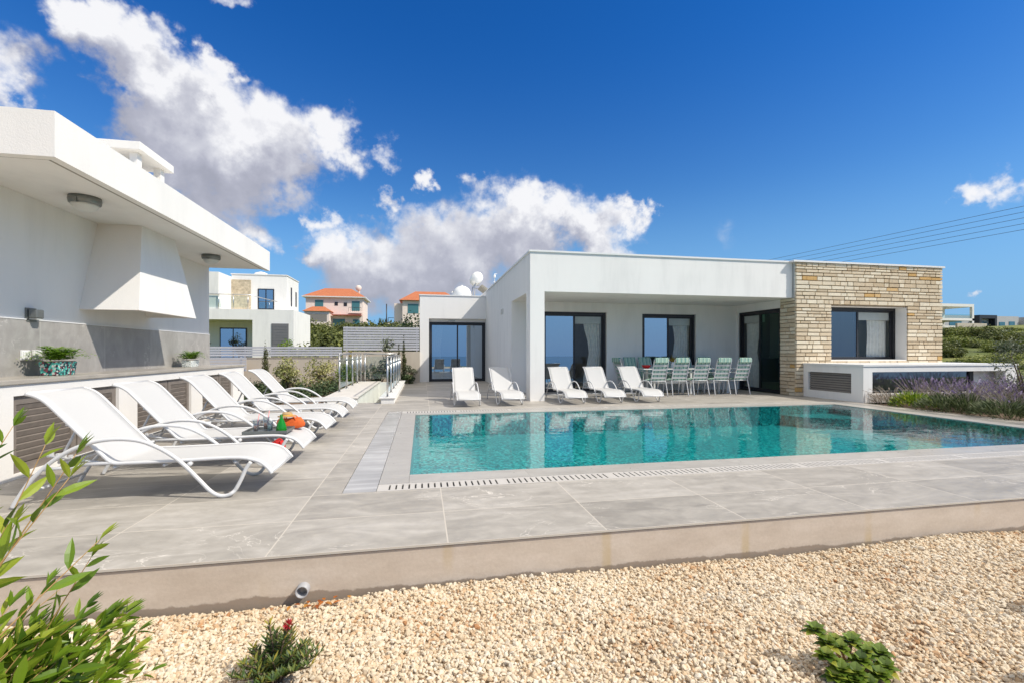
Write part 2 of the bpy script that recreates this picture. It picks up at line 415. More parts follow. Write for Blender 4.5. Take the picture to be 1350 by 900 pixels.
# ------------------------------------------------------------------ world, sun, camera
SUN = Vector((.862, -.547, 1.0)).normalized()
FWD = Vector((.1924, .9813, 0)); RGT = Vector((.9813, -.1924, 0))
def dir_of(x, y):      # a compass direction and height in the sky, from the view of the photograph
    return (RGT*((x-675)/607) + FWD + Vector((0,0,1))*((464-y)/607)).normalized()
def make_world():
    w = bpy.data.worlds.new('World'); scn.world = w; w.use_nodes = True
    nt = w.node_tree; nt.nodes.clear(); t = NT(nt)
    d = t.n('ShaderNodeTexCoord').outputs['Generated']
    sky = t.n('ShaderNodeTexSky', sky_type='NISHITA', sun_disc=False, sun_elevation=math.asin(SUN.z),
              sun_rotation=math.atan2(SUN.x, SUN.y), air_density=1.0, dust_density=.6, ozone_density=3.0, altitude=100)
    sk = t.n('ShaderNodeHueSaturation', {'Saturation': 1.1, 'Value': SKYV, 'Color': sky.outputs[0]}).outputs[0]
    sp = t.n('ShaderNodeSeparateXYZ', {0: d})
    # deep polarised blue high up in front, paler and hazier low down; whitened behind the viewer for neutral fill light
    high = t.mapr(sp.outputs[2], .05, .62, 0, 1, True)
    front = t.mapr(sp.outputs[1], -.35, .55, 0, 1, True)
    tint = t.mix(high, (.62,.88,1.0,1), (.11,.56,1.05,1))
    tint = t.mix(front, (.95,.97,1.0,1), tint)
    sk = t.mix(1.0, sk, tint, blend='MULTIPLY')
    low = t.math('MULTIPLY', t.mapr(sp.outputs[2], .0, .34, 1, 0, True), .85)
    sk = t.mix(low, sk, (1.3,2.8,5.1,1))
    # clouds: clumps of blobs at their places in the sky, bent and broken up by noise
    blobs = [(95,35,55,1),(140,80,62,1),(120,20,50,1),(175,50,45,1),(180,140,58,.9),(215,185,58,.95),(275,250,50,.8),(150,110,40,.8),(205,115,70,1),(260,130,62,1),(285,92,34,1),(290,190,85,1.1),(345,190,75,1.1),
      (400,190,62,1),(440,172,42,.9),(455,205,38,.9),(390,235,46,.9),(330,250,52,.8),(250,205,60,.9),(228,48,26,.6),(5,85,62,.8),(10,125,42,.75),(340,303,38,.85),(300,330,22,.6),
      (300,270,50,.6),(565,231,19,.95),(521,271,26,.9),(495,262,18,.7),(545,262,12,.5),(475,300,16,.55),(415,275,12,.55),(431,291,20,.8),(621,232,18,.65),(510,205,24,.6),
      (445,333,44,1),(415,340,26,.8),(500,345,58,1),(560,345,68,1.1),(600,308,56,1),(645,288,52,1),(695,272,44,1),(735,290,46,1),(690,320,62,1.1),
      (780,305,44,1),(825,288,33,1),(845,275,20,.8),(620,350,60,1.1),(540,388,60,1),(470,380,50,.9),(440,410,40,.7),(800,330,40,.8),
      (1325,245,36,.7),(1295,252,28,.6),(1268,377,13,.55),(1140,360,10,.3),(330,0,20,.5),(960,310,40,.2)]

    wa = t.noise(d, 8, 5, .55).outputs['Color']; wb = t.noise(d, 30, 5, .6).outputs['Color']
    def bend(v, c, amp): 
        o = t.n('ShaderNodeVectorMath', {0: c, 1: (.5,.5,.5)}, operation='SUBTRACT').outputs[0]
        o = t.n('ShaderNodeVectorMath', {0: o, 'Scale': amp}, operation='SCALE').outputs[0]
        return t.n('ShaderNodeVectorMath', {0: v, 1: o}, operation='ADD').outputs[0]
    dw = bend(bend(d, wa, .15), wb, .07)
    dl = t.n('ShaderNodeVectorMath', {0: dw, 1: (.045, -.01, .05)}, operation='ADD').outputs[0]
    def blobsum(vec):
        tot = None
        for x, y, r, wgt in blobs:
            c = dir_of(x, y); cs = c.dot(FWD); rr = r/607*cs**1.5*1.27
            ds = t.n('ShaderNodeVectorMath', {0: vec, 1: tuple(c)}, operation='DISTANCE').outputs['Value']
            m = t.mapr(ds, 0, rr, wgt, 0, True)
            m = t.math('MULTIPLY', m, m); tot = m if tot is None else t.math('ADD', tot, m)
        return t.math('MINIMUM', t.math('SQRT', tot), 1.35)
    tot = blobsum(dw); totl = blobsum(dl)
    def fbm(v):
        a = t.noise(v, 13, 8, .56, .2).outputs['Fac']; c = t.noise(v, 40, 6, .6, .2).outputs['Fac']
        return t.math('ADD', t.math('MULTIPLY', a, .7), t.math('MULTIPLY', c, .3))
    f0 = fbm(d); f1 = fbm(t.n('ShaderNodeVectorMath', {0: d, 1: (.018,-.004,.02)}, operation='ADD').outputs[0])
    over = t.math('MULTIPLY', t.mapr(sp.outputs[2], .60, .74, 0, .85, True), t.mapr(sp.outputs[1], .75, .45, 0, 1, True))   # added cloud, out of view overhead and behind, to whiten the fill light
    cover = t.mapr(tot, .02, .30, 0, 1, True)
    dens = t.math('ADD', tot, t.math('MULTIPLY', t.math('MULTIPLY', t.math('SUBTRACT', f0, .5), 1.35), cover))
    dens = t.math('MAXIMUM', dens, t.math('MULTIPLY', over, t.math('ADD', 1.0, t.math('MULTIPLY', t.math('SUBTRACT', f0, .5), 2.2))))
    alpha = t.mapr(dens, .08, .82, 0, 1, True)
    lit = t.math('MULTIPLY', t.math('SUBTRACT', tot, totl), .85)
    lit = t.math('ADD', lit, t.math('MULTIPLY', t.math('SUBTRACT', f0, f1), 1.0))
    thin = t.mapr(dens, .2, .9, .22, 0, True)
    b = t.math('ADD', t.math('ADD', lit, thin), .40, clamp=True)
    cc = t.ramp(b, [(0,(.41,.42,.50,1)),(.35,(.50,.51,.60,1)),(.65,(.69,.70,.77,1)),(1,(1.0,1.0,1.02,1))])
    cc = t.mix(1.0, cc, (CLOUD,CLOUD,CLOUD,1), blend='MULTIPLY')
    wt = t.mapr(sp.outputs[2], .60, .72, 0, 1, True)      # added overhead cloud set brighter and warmer to lift the fill light
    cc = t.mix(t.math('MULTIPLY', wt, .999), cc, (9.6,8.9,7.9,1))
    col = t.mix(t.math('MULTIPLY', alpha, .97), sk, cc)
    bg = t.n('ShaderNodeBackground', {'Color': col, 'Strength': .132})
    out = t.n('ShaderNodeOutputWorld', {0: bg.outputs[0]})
    try: w.cycles.sampling_method = 'MANUAL'; w.cycles.sample_map_resolution = 512
    except Exception: pass
SKYV = .95; CLOUD = 6.3
make_world()
sl = bpy.data.lights.new('sun', 'SUN'); sl.energy = 3.7; sl.angle = R(.53); sl.color = (1,.94,.84)
so = bpy.data.objects.new('sun', sl); COL.objects.link(so); so.rotation_euler = SUN.to_track_quat('Z','Y').to_euler(); so.location = (20,-15,30)
cam = bpy.data.cameras.new('camera'); co = bpy.data.objects.new('camera', cam); COL.objects.link(co)
cam.sensor_width = 36; cam.lens = 607/1350*36; cam.shift_y = 14/1350; cam.clip_end = 8000; cam.clip_start = .05
co.location = (0,0,1.25); co.rotation_euler = (R(90), 0, -math.atan2(.1924,.9813)); scn.camera = co
scn.view_settings.view_transform = 'Standard'; scn.view_settings.look = 'None'; scn.view_settings.gamma = 1; scn.view_settings.exposure = .20
scn.view_settings.use_curve_mapping = False
cy = scn.cycles; cy.use_denoising = True; cy.max_bounces = 10; cy.transparent_max_bounces = 24; cy.sample_clamp_indirect = 8
cy.caustics_reflective = False; cy.caustics_refractive = False


# ------------------------------------------------------------------ setting: land, sea, gravel, deck, pool
def land_h(u, v):
    r = np.maximum(0, np.hypot(u-4, v-8) - 23)
    up = np.where(r < 75, 5.9*r/75, 5.9 + .004*(r-75)); up = np.where(r > 260, 6.64 - .012*(r-260), up); up = np.maximum(up, -30)
    dn = -.11*r; dn = np.maximum(dn, -70)
    w = np.clip((v + .25*u + 14)/30, 0, 1); w = w*w*(3-2*w)
    bump = np.sin(u*.11+1)*np.cos(v*.09)*.35*np.clip(r/25, 0, 1)
    pit = (u > -3.4) & (u < 10.4) & (v > 4.2) & (v < 18.9)      # excavated for the pool and the stair
    return np.where(pit, -3.2, -.42 + up*w + dn*(1-w) + bump)
def terrain():
    g = np.concatenate([-np.geomspace(2600, 60, 34), np.linspace(-55, 55, 56), np.geomspace(60, 2600, 34)])
    gx, gy = np.meshgrid(g+4, g+8); n = len(g)
    gz = land_h(gx, gy)
    vs = np.stack([gx.ravel(), gy.ravel(), gz.ravel()], 1)
    i = np.arange(n-1); a = (i[:,None]*n + i[None,:]).ravel()
    fs = np.stack([a, a+1, a+n+1, a+n], 1)
    me = bpy.data.meshes.new('terrain'); me.from_pydata(vs.tolist(), [], fs.tolist())
    me.polygons.foreach_set('use_smooth', [True]*len(fs)); me.materials.append(M['terrain'])
    o = bpy.data.objects.new('terrain', me); COL.objects.link(o); o['kind'] = 'structure'
terrain()
b = MB(); b.quad((-7000,-7000,-62),(7000,-7000,-62),(7000,-150,-62),(-7000,-150,-62)); struct('sea', b, M['sea'])

def gz(u, v):      # gently uneven gravel surface
    return -.285 + .012*np.sin(u*2.1+v)*np.cos(v*2.7-u) + .012*np.sin(u*5.3)*np.sin(v*4.1) + .02*np.clip((v-2.3)/.75,0,1)*np.sin(u*1.7+.6)
def gravel_bed():
    us = np.linspace(-14, 18, 120); vs_ = np.linspace(-9, 3.04, 70)
    gx, gy = np.meshgrid(us, vs_); z = gz(gx, gy)
    n = len(us); p = np.stack([gx.ravel(), gy.ravel(), z.ravel()], 1)
    i = np.arange(len(vs_)-1); a = (i[:,None]*n + np.arange(n-1)[None,:]).ravel()
    me = bpy.data.meshes.new('gravel_bed'); me.from_pydata(p.tolist(), [], np.stack([a,a+1,a+n+1,a+n],1).tolist())
    me.materials.append(M['gravel_base']); o = bpy.data.objects.new('gravel_bed', me); COL.objects.link(o); o['kind'] = 'structure'
gravel_bed()
def ico(sub):
    import bmesh
    bm = bmesh.new(); bmesh.ops.create_icosphere(bm, subdivisions=sub, radius=1)
    v = np.array([x.co[:] for x in bm.verts]); f = np.array([[q.index for q in x.verts] for x in bm.faces]); bm.free(); return v, f
def big_mesh(name, V, F, tone, mat, smooth=True):
    me = bpy.data.meshes.new(name); k = F.shape[1]
    me.vertices.add(len(V)); me.vertices.foreach_set('co', V.astype(np.float32).ravel())
    me.loops.add(F.size); me.loops.foreach_set('vertex_index', F.astype(np.int32).ravel())
    me.polygons.add(len(F)); me.polygons.foreach_set('loop_start', np.arange(0, F.size, k, dtype=np.int32))
    me.polygons.foreach_set('use_smooth', np.full(len(F), smooth))
    at = me.attributes.new('tone', 'FLOAT', 'POINT'); at.data.foreach_set('value', tone.astype(np.float32))
    me.update(calc_edges=True); me.validate(); me.materials.append(mat); return me
def pebbles():
    rng = np.random.default_rng(5); Vs = []; Fs = []; Ts = []; base = 0
    def batch(sub, u, v, dz, mean):
        nonlocal base
        bv, bf = ico(sub); shapes = []
        for k in range(16):
            w = bv.copy()
            if sub == 1: w = w*rng.uniform(.82, 1.18, (len(w),1))
            else:
                for _ in range(7):                      # chipped facets
                    n = rng.normal(size=3); n /= np.linalg.norm(n); h = rng.uniform(.5, .85)
                    dd = w@n; w -= np.where(dd > h, dd-h, 0)[:,None]*n*.95
            w *= np.array([1, rng.uniform(.6,.9), rng.uniform(.45,.75)]); shapes.append(w)
        n = len(u); rad = np.clip(mean*np.exp(rng.normal(0, .30, n)), .006, .027)
        z = gz(u, v) + dz*rng.uniform(.2, 1.3, n); kind = rng.integers(0, len(shapes), n)
        V = np.empty((n, len(bv), 3)); ang = rng.uniform(0, 2*np.pi, n); t1 = rng.normal(0, .5, n); t2 = rng.normal(0, .5, n)
        for k in range(len(shapes)):
            m = kind == k; s = shapes[k][None]*rad[m][:,None,None]
            ca, sa = np.cos(t1[m])[:,None], np.sin(t1[m])[:,None]; y, zz = s[...,1]*ca - s[...,2]*sa, s[...,1]*sa + s[...,2]*ca
            cb, sb = np.cos(t2[m])[:,None], np.sin(t2[m])[:,None]; x, zz = s[...,0]*cb + zz*sb, -s[...,0]*sb + zz*cb
            c, sn = np.cos(ang[m])[:,None], np.sin(ang[m])[:,None]
            V[m] = np.stack([x*c - y*sn + u[m][:,None], x*sn + y*c + v[m][:,None], zz + z[m][:,None]], -1)
        # colour drifts a little from patch to patch, plus each stone's own tone
        drift = .12*np.sin(u*3.1+v*1.7)*np.sin(v*5.3-u)
        tone = np.clip(rng.beta(2.4, 1.7, n)+drift, 0, 1)
        Vs.append(V.reshape(-1,3)); Fs.append((bf[None] + (np.arange(n)*len(bv))[:,None,None]).reshape(-1,3) + base); Ts.append(np.repeat(tone, len(bv))); base += n*len(bv)
    def spots(n, u0, u1, v0, v1): return rng.uniform(u0, u1, n), rng.uniform(v0, v1, n)
    for n, u0, u1, v0, v1, dz in [(20000,-2.3,3.4,1.45,2.35,.004),(7000,-2.3,3.4,1.45,2.35,.014)]:
        u, v = spots(n, u0, u1, v0, v1); batch(2, u, v, dz, .0118)
    for n, u0, u1, v0, v1, dz in [(26000,-2.3,5.8,2.3,3.035,.004),(9000,-2.3,5.8,2.3,3.035,.014),(7000,3.4,5.8,1.45,2.3,.006),(5000,-4.6,-2.3,1.0,3.03,.006),(4500,-2.3,5.8,.9,1.45,.006),(5000,5.8,7.8,1.2,3.03,.006)]:
        u, v = spots(n, u0, u1, v0, v1); batch(1, u, v, dz, .0118)
    me = big_mesh('gravel', np.concatenate(Vs), np.concatenate(Fs), np.concatenate(Ts), M['pebble'], False)
    o = bpy.data.objects.new('gravel', me); COL.objects.link(o); o['kind'] = 'stuff'
    tag(o, 'loose cream and honey coloured marble chippings below the pool deck', 'gravel')
pebbles()

# deck slabs: one sheet with holes for the pool and the sunken stair
D0 = 3.05
b = MB()
T = .014
for x0,x1,y0,y1 in [(-9,16,D0,4.30),(-9,-.70,4.30,11.6),(10.40,10.75,4.30,9.53),(-.70,10.75,10.05,11.6),(10.40,10.75,9.53,10.05),(-.66,10.51,11.6,20.1)]:
    b.box(x0,x1,y0,y1,-T,0)
struct('deck', b, M['deck'])
b = MB()
b.box(-9, 16, D0+.012, D0+.25, -.6, -T-.008)
struct('deck_edge', b, M['concrete'])
b = MB(); b.box(-9,-8.9,D0+.25,11.6,-.6,-T-.002); b.box(-9,-.7,D0+.26,11.6,-.09,-T-.002); b.box(-.7,10.7,D0+.26,4.3,-.09,-T-.002); b.box(-.66,10.5,10.06,20.1,-.09,-T-.002); b.box(10.4,16,D0+.26,4.30,-.09,-T-.002); b.box(10.74,10.75,4.3,9.5,-.4,-T-.002)
struct('deck_foundation', b, M['concrete'])
# pool: inner water rectangle -.12..9.8 x 4.83..9.45
PX0,PX1,PY0,PY1 = -.12, 9.80, 4.83, 9.45
b = MB()
b.box(PX0+.001, PX1, PY0-.30, PY0, -T, -.001); b.box(-.40, PX0-.001, PY0-.30, 9.73, -T, -.001)      # near and left inner coping
b.box(PX0+.001, PX1, PY1, PY1+.28, -T, -.001); b.box(PX1+.001, 10.12, PY0-.30, PY1+.28, -T, -.001)
struct('pool_coping', b, M['coping'])
b = MB()
b.box(-.695, -.405, 4.305, 10.045, -T, -.003); b.box(10.125, 10.395, 4.305, 10.045, -T, -.003)
struct('wet_edge_strip', b, M['wet'])
b = MB(); b2 = MB()
def grate(y0, y1, x0, x1):
    b2.box(x0, x1, y0, y1, -T, -.012)
    x = x0; k = 0
    b.box(x0, x1, y0, y0+.032, -.0119, -.002); b.box(x0, x1, y1-.032, y1, -.0119, -.002)
    while x < x1 - .01:
        wide = .043 if k % 18 else .10
        b.box(x, min(x+wide, x1), y0+.032, y1-.032, -.0119, -.002); x += wide + .016; k += 1
grate(4.305, 4.525, -.40, 10.12); grate(9.735, 10.045, -.40, 10.12)
struct('drain_grate', b, M['grate']); struct('drain_channel', b2, M['slot'])
b = MB()
dp = -.46
b.quad((PX0,PY0,dp),(PX1,PY0,dp),(PX1,PY1,dp),(PX0,PY1,dp))
for a,c in [((PX0,PY0),(PX0,PY1)),((PX0,PY1),(PX1,PY1)),((PX1,PY1),(PX1,PY0)),((PX1,PY0),(PX0,PY0))]:
    b.quad((*a,dp),(*c,dp),(*c,-T-.001),(*a,-T-.001))
for k in range(1):      # corner step at the far right
    r = .95; z1 = -.22; n = 10
    ring = [(PX1 - .002 - r*math.sin(i/n*math.pi/2)*1.5, PY1 - .002 - r*math.cos(i/n*math.pi/2)) for i in range(n+1)]
    zb = dp + .001
    for i in range(n):
        p, q = ring[i], ring[i+1]
        b.quad((*p,zb),(*q,zb),(*q,z1),(*p,z1)); b.add([(PX1-.002,PY1-.002,z1),(*p,z1),(*q,z1)],[(0,1,2)],False)
struct('pool_basin', b, M['mosaic'])
b = MB(); b.quad((PX0,PY0,-.012),(PX1,PY0,-.012),(PX1,PY1,-.012),(PX0,PY1,-.012)); struct('pool_water', b, M['water'])
# planting bed soils
b = MB(); b.box(-9,-2.36,11.602,20.8,-.3,-.03); b.box(-2.36,-.66,18.6,20.8,-.3,-.03); b.box(-.66,-.1,20.102,20.8,-.3,-.03)
b.box(10.752,16.5,4.302,9.5,-.3,-.04); b.box(15.76,19,9.5,14,-.3,-.045)
struct('planting_soil', b, M['soil'])
# little drain pipe through the deck edge
t = thing('drain_pipe', 'short grey plastic drain pipe poking out of the deck edge above the gravel', 'pipe', (-.72, D0, -.215))
b = MB()
n = 20
vs = []; fs = []
for r, y in [(.038, .05), (.038, -.045), (.031, -.045), (.031, .02)]:
    for k in range(n):
        a = 2*math.pi*k/n; vs.append((-.72 + r*math.cos(a), D0+y, -.215 + r*math.sin(a)))
for i in range(3):
    for k in range(n): fs.append((i*n+k, i*n+(k+1)%n, (i+1)*n+(k+1)%n, (i+1)*n+k))
b.add(vs, fs, True); part('pipe', b, M['grey_pipe'], t)
b = MB(); b.lathe([(.03,.0),(.03,.012)], (-.72, D0-.001+.021, -.215), 16, 'y'); part('pipe_bore', b, M['slot'], t)

# ------------------------------------------------------------------ barbecue pavilion on the left
PW, PV0, PV1 = -4.5, 3.6, 11.0          # back wall plane, near end, far end
EU, EV0, EV1, EZ0, EZ1 = -3.29, 4.93, 11.0, 3.03, 3.45
CF, CT = -3.92, .98                      # counter front plane, counter top
pav = thing('barbecue_pavilion', 'white rendered barbecue pavilion with deep flat canopy, grey splashback and louvred cupboards', 'pavilion', (-4.5, 7.5, 0))
b = MB(); b.box(PW-.3, PW, PV0, PV1, 0, 3.06); part('wall', b, M['white'], pav)
b = MB()                                 # canopy: slab, drip edge and upstand
b.box(-8.5, EU-.09, EV0+.09, EV1-.0, 3.062, 3.12); b.box(-8.5, EU, EV0, EV0+.09, EZ0, EZ1); b.box(EU-.09, EU, EV0+.09, EV1, EZ0, EZ1)
b.box(-8.5, EU-.09, EV0+.09, EV1, 3.12, EZ1-.06)
roof = part('canopy_roof', b, M['white'], pav)
b = MB()
for x0,x1,y0,y1 in [(EU-.155,EU-.115,EV0+.155,EV1-.02),(-8.4,EU-.155,EV0+.115,EV0+.155)]: b.box(x0,x1,y0,y1,3.05,3.0625)
part('drip_groove', b, M['inner'], roof)
# counter body with niches
b = MB()
niches = [(5.36,6.96),(7.36,8.90),(9.32,10.70)]
zt, zb = .82, .05
ys = [PV0] + [y for n_ in niches for y in n_] + [11.3]
for i in range(0, len(ys), 2): b.box(CF-.25, CF, ys[i], ys[i+1], zb, zt)
b.box(CF-.25, CF, PV0, 11.3, 0, zb); b.box(CF-.25, CF, PV0, 11.3, zt, CT-.045)
b.box(PW+.002, CF-.25, 11.05, 11.3, 0, CT-.045)
part('counter_body', b, M['white'], pav)
b = MB(); b.box(PW+.002, CF+.025, PV0, 11.32, CT-.045, CT); part('counter_top', b, M['counter'], pav, .006)
b = MB(); b.box(PW, PW+.014, PV0, PV1, CT, 1.62); part('splashback', b, M['splash'], pav)
b = MB(); b.box(PW, PW+.02, PV0, PV1, 1.62, 1.632); part('splashback_trim', b, M['trim'], pav)
for y0, y1 in niches:
    mid = y0 + (y1-y0)*.56
    for a, c in ((y0+.004, mid-.012), (mid+.012, y1-.004)):
        b = MB(); w = .075; x0, x1 = CF-.075, CF-.035
        b.box(x0,x1,a,a+w,zb+.002,zt-.002); b.box(x0,x1,c-w,c,zb+.002,zt-.002)
        b.box(x0,x1,a+w,c-w,zt-.09,zt-.002); b.box(x0,x1,a+w,c-w,zb+.002,zb+.08)
        z = zb+.08; nsl = 9; st = (zt-.09-zb-.08)/nsl
        d = part('louvre_door', b, M['louver'], pav)
        b = MB()
        for k in range(nsl):
            q = z + st*k
            b.hexa([(x0+.004,a+w,q+.014),(x0+.016,a+w,q+.008),(x0+.016,c-w,q+.008),(x0+.004,c-w,q+.014),
                    (x0+.010,a+w,q+st+.004),(x1-.006,a+w,q+st-.006),(x1-.006,c-w,q+st-.006),(x0+.010,c-w,q+st+.004)])
        part('slat_panel', b, M['louver'], d)
        b = MB(); b.box(x0-.03, x0-.02, a, c, zb+.002, zt-.002); part('back_board', b, M['slot'], d)
# chimney hood: tapering breast over the grill, vertical lip at the foot
b = MB()
def ring(v0, v1, uo, z): return [(PW+.001,v0,z),(uo,v0,z),(uo,v1,z),(PW+.001,v1,z)]
lo = ring(7.16, 8.79, -3.795, 1.82); hi = ring(7.52, 8.43, -3.95, 3.061)
b.add(lo+hi, [(4,5,6,7),(0,1,5,4),(1,2,6,5),(2,3,7,6)], False)
inn = ring(7.26, 8.69, -3.895, 1.821); inn2 = ring(7.6, 8.35, -4.02, 2.6)
b.add(lo+inn, [(0,1,5,4),(1,2,6,5),(2,3,7,6)], False); b.add(inn+inn2, [(4,5,1,0),(5,6,2,1),(6,7,3,2),(7,6,5,4)], False)
part('hood', b, M['white'], pav)
# chimney on the roof
b = MB(); b.box(-4.62,-4.06,7.62,8.38,EZ1-.07,3.93); ch = part('chimney', b, M['white'], pav)
for x in (-4.60,-4.17):
    for y in (7.64,8.25): b = MB(); b.box(x,x+.1,y,y+.11,3.93,4.16); part('chimney_pier', b, M['white'], ch)
b = MB(); b.box(-4.72,-3.98,7.54,8.46,4.16,4.28); part('chimney_cap', b, M['white'], ch, .008)
for y in (6.27, 6.43):
    b = MB(); b.box(PW+.0145, PW+.04, y-.058, y+.058, 1.158, 1.274); b.box(PW+.04, PW+.052, y-.048, y+.048, 1.168, 1.264)
    part('socket', b, M['plastic_white'], pav, .006)
# lamps
for i, (y, lab) in enumerate([(6.27,'round grey bulkhead lamp under the canopy nearer the camera, before the hood'),(9.57,'round grey bulkhead lamp under the canopy at its far end, beyond the hood')]):
    c = (-3.88, y, 3.062)
    t = thing('ceiling_lamp', lab, 'ceiling lamp', c, 'ceiling lamps under the barbecue canopy')
    b = MB(); b.lathe([(.150,-.0005),(.155,-.04),(.148,-.078),(.132,-.084)], c, 28); part('lamp_body', b, M['grey_metal'], t)
    b = MB(); b.lathe([(.131,-.080),(.124,-.11),(.10,-.142),(.062,-.162),(.02,-.17),(.004,-.171)], c, 28); part('diffuser', b, M['frost'], t)
    b = MB(); b.box(c[0]-.012,c[0]+.012,c[1]-.165,c[1]-.12,c[2]-.09,c[2]-.04); part('clip', b, M['grey_metal'], t)
t = thing('wall_lamp', 'small green-grey up and down wall lamp above the splashback sockets', 'wall lamp', (PW, 6.37, 1.66))
b = MB(); b.box(PW, PW+.02, 6.30, 6.44, 1.60, 1.76); part('back_plate', b, M['grey_metal'], t)
b = MB(); b.box(PW+.02, PW+.11, 6.315, 6.425, 1.64, 1.745); part('lamp_head', b, M['grey_metal'], t, .012)
b = MB(); b.box(PW+.0205, PW+.10, 6.33, 6.41, 1.625, 1.6395); part('lens', b, M['frost'], t)

# ------------------------------------------------------------------ the villa
HZ = 3.82
villa = thing('villa', 'white flat-roofed modern villa with covered terrace and stone-clad right wing beyond the pool', 'house', (6.5, 14, 0))
def wall_x(b, x0, x1, y0, y1, z0, z1, ops):
    """wall running along x with openings (xa, xb, za, zb), cut into butted boxes"""
    x = x0
    for xa, xb, za, zb in sorted(ops):
        if xa > x: b.box(x, xa, y0, y1, z0, z1)
        if za > z0: b.box(xa, xb, y0, y1, z0, za)
        if zb < z1: b.box(xa, xb, y0, y1, zb, z1)
        x = xb
    if x < x1: b.box(x, x1, y0, y1, z0, z1)
def wall_y(b, x0, x1, y0, y1, z0, z1, ops):
    y = y0
    for ya, yb, za, zb in sorted(ops):
        if ya > y: b.box(x0, x1, y, ya, z0, z1)
        if za > z0: b.box(x0, x1, ya, yb, z0, za)
        if zb < z1: b.box(x0, x1, ya, yb, zb, z1)
        y = yb
    if y < y1: b.box(x0, x1, y, y1, z0, z1)
D1 = (3.72, 5.86, 0.0, 2.52); W2 = (7.10, 9.05, .82, 2.50); D3 = (12.03, 13.92, 0.0, 2.57)
W4 = (11.71, 14.42, 1.03, 2.59); D5 = (.30, 2.729, 0.0, 2.66)
b = MB()
b.box(2.73, 3.11, 11.5, 11.95, 0, 2.81)                         # corner column
b.box(2.73, 10.51, 11.5, 11.8, 2.81, HZ)                        # fascia
b.box(2.73, 3.05, 11.8, 14.0, 2.81, HZ)                         # side beam
b.box(2.73, 3.05, 14.0, 21.5, 0, HZ)                            # side wall
b.box(3.05, 10.76, 11.8, 14.0, 2.81, 2.95)                      # terrace ceiling
wall_x(b, 3.05, 10.76, 14.0, 14.25, 0, 2.95, [D1, W2])
wall_y(b, 10.58, 10.76, 11.99, 14.0, 0, 2.81, [D3])
b.box(3.05, 15.6, 14.25, 27.9, 3.3, 3.5)                        # main roof slab
part('wall', b, M['house_white'], villa)
b = MB()
b.box(2.70, 10.40, 11.47, 11.83, HZ, HZ+.045); b.box(2.70, 3.08, 11.83, 21.5, HZ, HZ+.045)
b.box(10.40, 15.78, 11.32, 11.62, HZ, HZ+.05)
part('roof_trim', b, M['trim'], villa)
# right wing shell behind the cladding
b = MB()
wall_x(b, 10.56, 15.70, 11.42, 11.72, 0, HZ, [W4])
b.box(10.56, 10.86, 11.72, 11.985, 0, HZ); b.box(15.45, 15.70, 11.72, 28, 0, HZ)
b.box(10.865, 15.445, 11.725, 14.25, 2.95, 3.1); b.box(10.77, 10.865, 11.99, 14.25, 2.95, 3.1)
part('right_wing_wall', b, M['house_white'], villa)
# white window reveal of the right wing, and sill
b = MB(); xa, xb, za, zb = W4
b.box(xa, xb, 11.385, 11.80, za-.035, za-.001); b.box(xb-.012, xb-.001, 11.39, 11.72, za, zb-.01)
part('window_sill', b, M['house_white'], villa)
# stone cladding: separate squared blocks in irregular courses
def clad(b, rng, a0, a1, z0, z1, put, ops=()):
    z = z0
    while z < z1 - .02:
        h = min(rng.choice([.08,.095,.105,.115,.13]), z1 - z)
        if z1 - z - h < .05: h = z1 - z
        segs = [(a0, a1)]
        for oa, ob, oz0, oz1 in ops:
            if z + h > oz0 + .03 and z < oz1 - .03:
                segs = [s for q in segs for s in ((q[0], min(q[1], oa)), (max(q[0], ob), q[1])) if s[1]-s[0] > .02]
        for s0, s1 in segs:
            x = s0
            while x < s1 - .005:
                w = rng.uniform(.14, .46)
                if s1 - x - w < .14: w = s1 - x
                g = .004; d = rng.uniform(.006, .018); j = lambda: rng.uniform(-.004, .004)
                q = rng.random(); b.t = rng.uniform(.05, .9) if q < .965 else rng.uniform(.94, 1)
                put(x+g+abs(j()), x+w-g-abs(j()), z+g+abs(j()), z+h-g-abs(j()), d, j); x += w
        z += h
rng = random.Random(11); b = MB()
def putf(x0, x1, z0, z1, d, j):
    y = 11.37 - d; c = .007
    b.hexa([(x0,11.42,z0),(x1,11.42,z0),(x1,11.42,z1),(x0,11.42,z1),(x0+c,y+j(),z0+c),(x1-c,y+j(),z0+c+j()),(x1-c,y+j(),z1-c),(x0+c,y+j(),z1-c+j())][0:0] or
           [(x0+c,y+j(),z0+c),(x1-c,y+j(),z0+c),(x1,11.419,z0),(x0,11.419,z0),(x0+c,y+j(),z1-c),(x1-c,y+j(),z1-c+j()),(x1,11.419,z1),(x0,11.419,z1)])
clad(b, rng, 10.51, 15.74, .0, HZ, putf, [W4])
def puts(y0, y1, z0, z1, d, j):
    x = 10.535 - d; c = .007
    b.hexa([(x+j(),y0+c,z0+c),(10.559,y0,z0),(10.559,y1,z0),(x+j(),y1-c,z0+c),(x+j(),y0+c,z1-c),(10.559,y0,z1),(10.559,y1,z1),(x+j(),y1-c,z1-c)])
clad(b, rng, 11.42, 11.99, .0, 2.81, puts)
def putr(y0, y1, z0, z1, d, j):
    x = 15.725 + d; c = .007
    b.hexa([(15.701,y0,z0),(x,y0+c,z0+c),(x,y1-c,z0+c),(15.701,y1,z0),(15.701,y0,z1),(x,y0+c,z1-c),(x,y1-c,z1-c),(15.701,y1,z1)])
clad(b, rng, 11.42, 15.0, .0, HZ, putr)
part('stone_cladding', b, M['stone'], villa)
b = MB()
wall_x(b, 10.55, 15.71, 11.41, 11.4195, 0, HZ, [W4]); b.box(10.5505, 10.5595, 11.4195, 11.99, 0, 2.81)
part('mortar_backing', b, M['mortar'], villa)
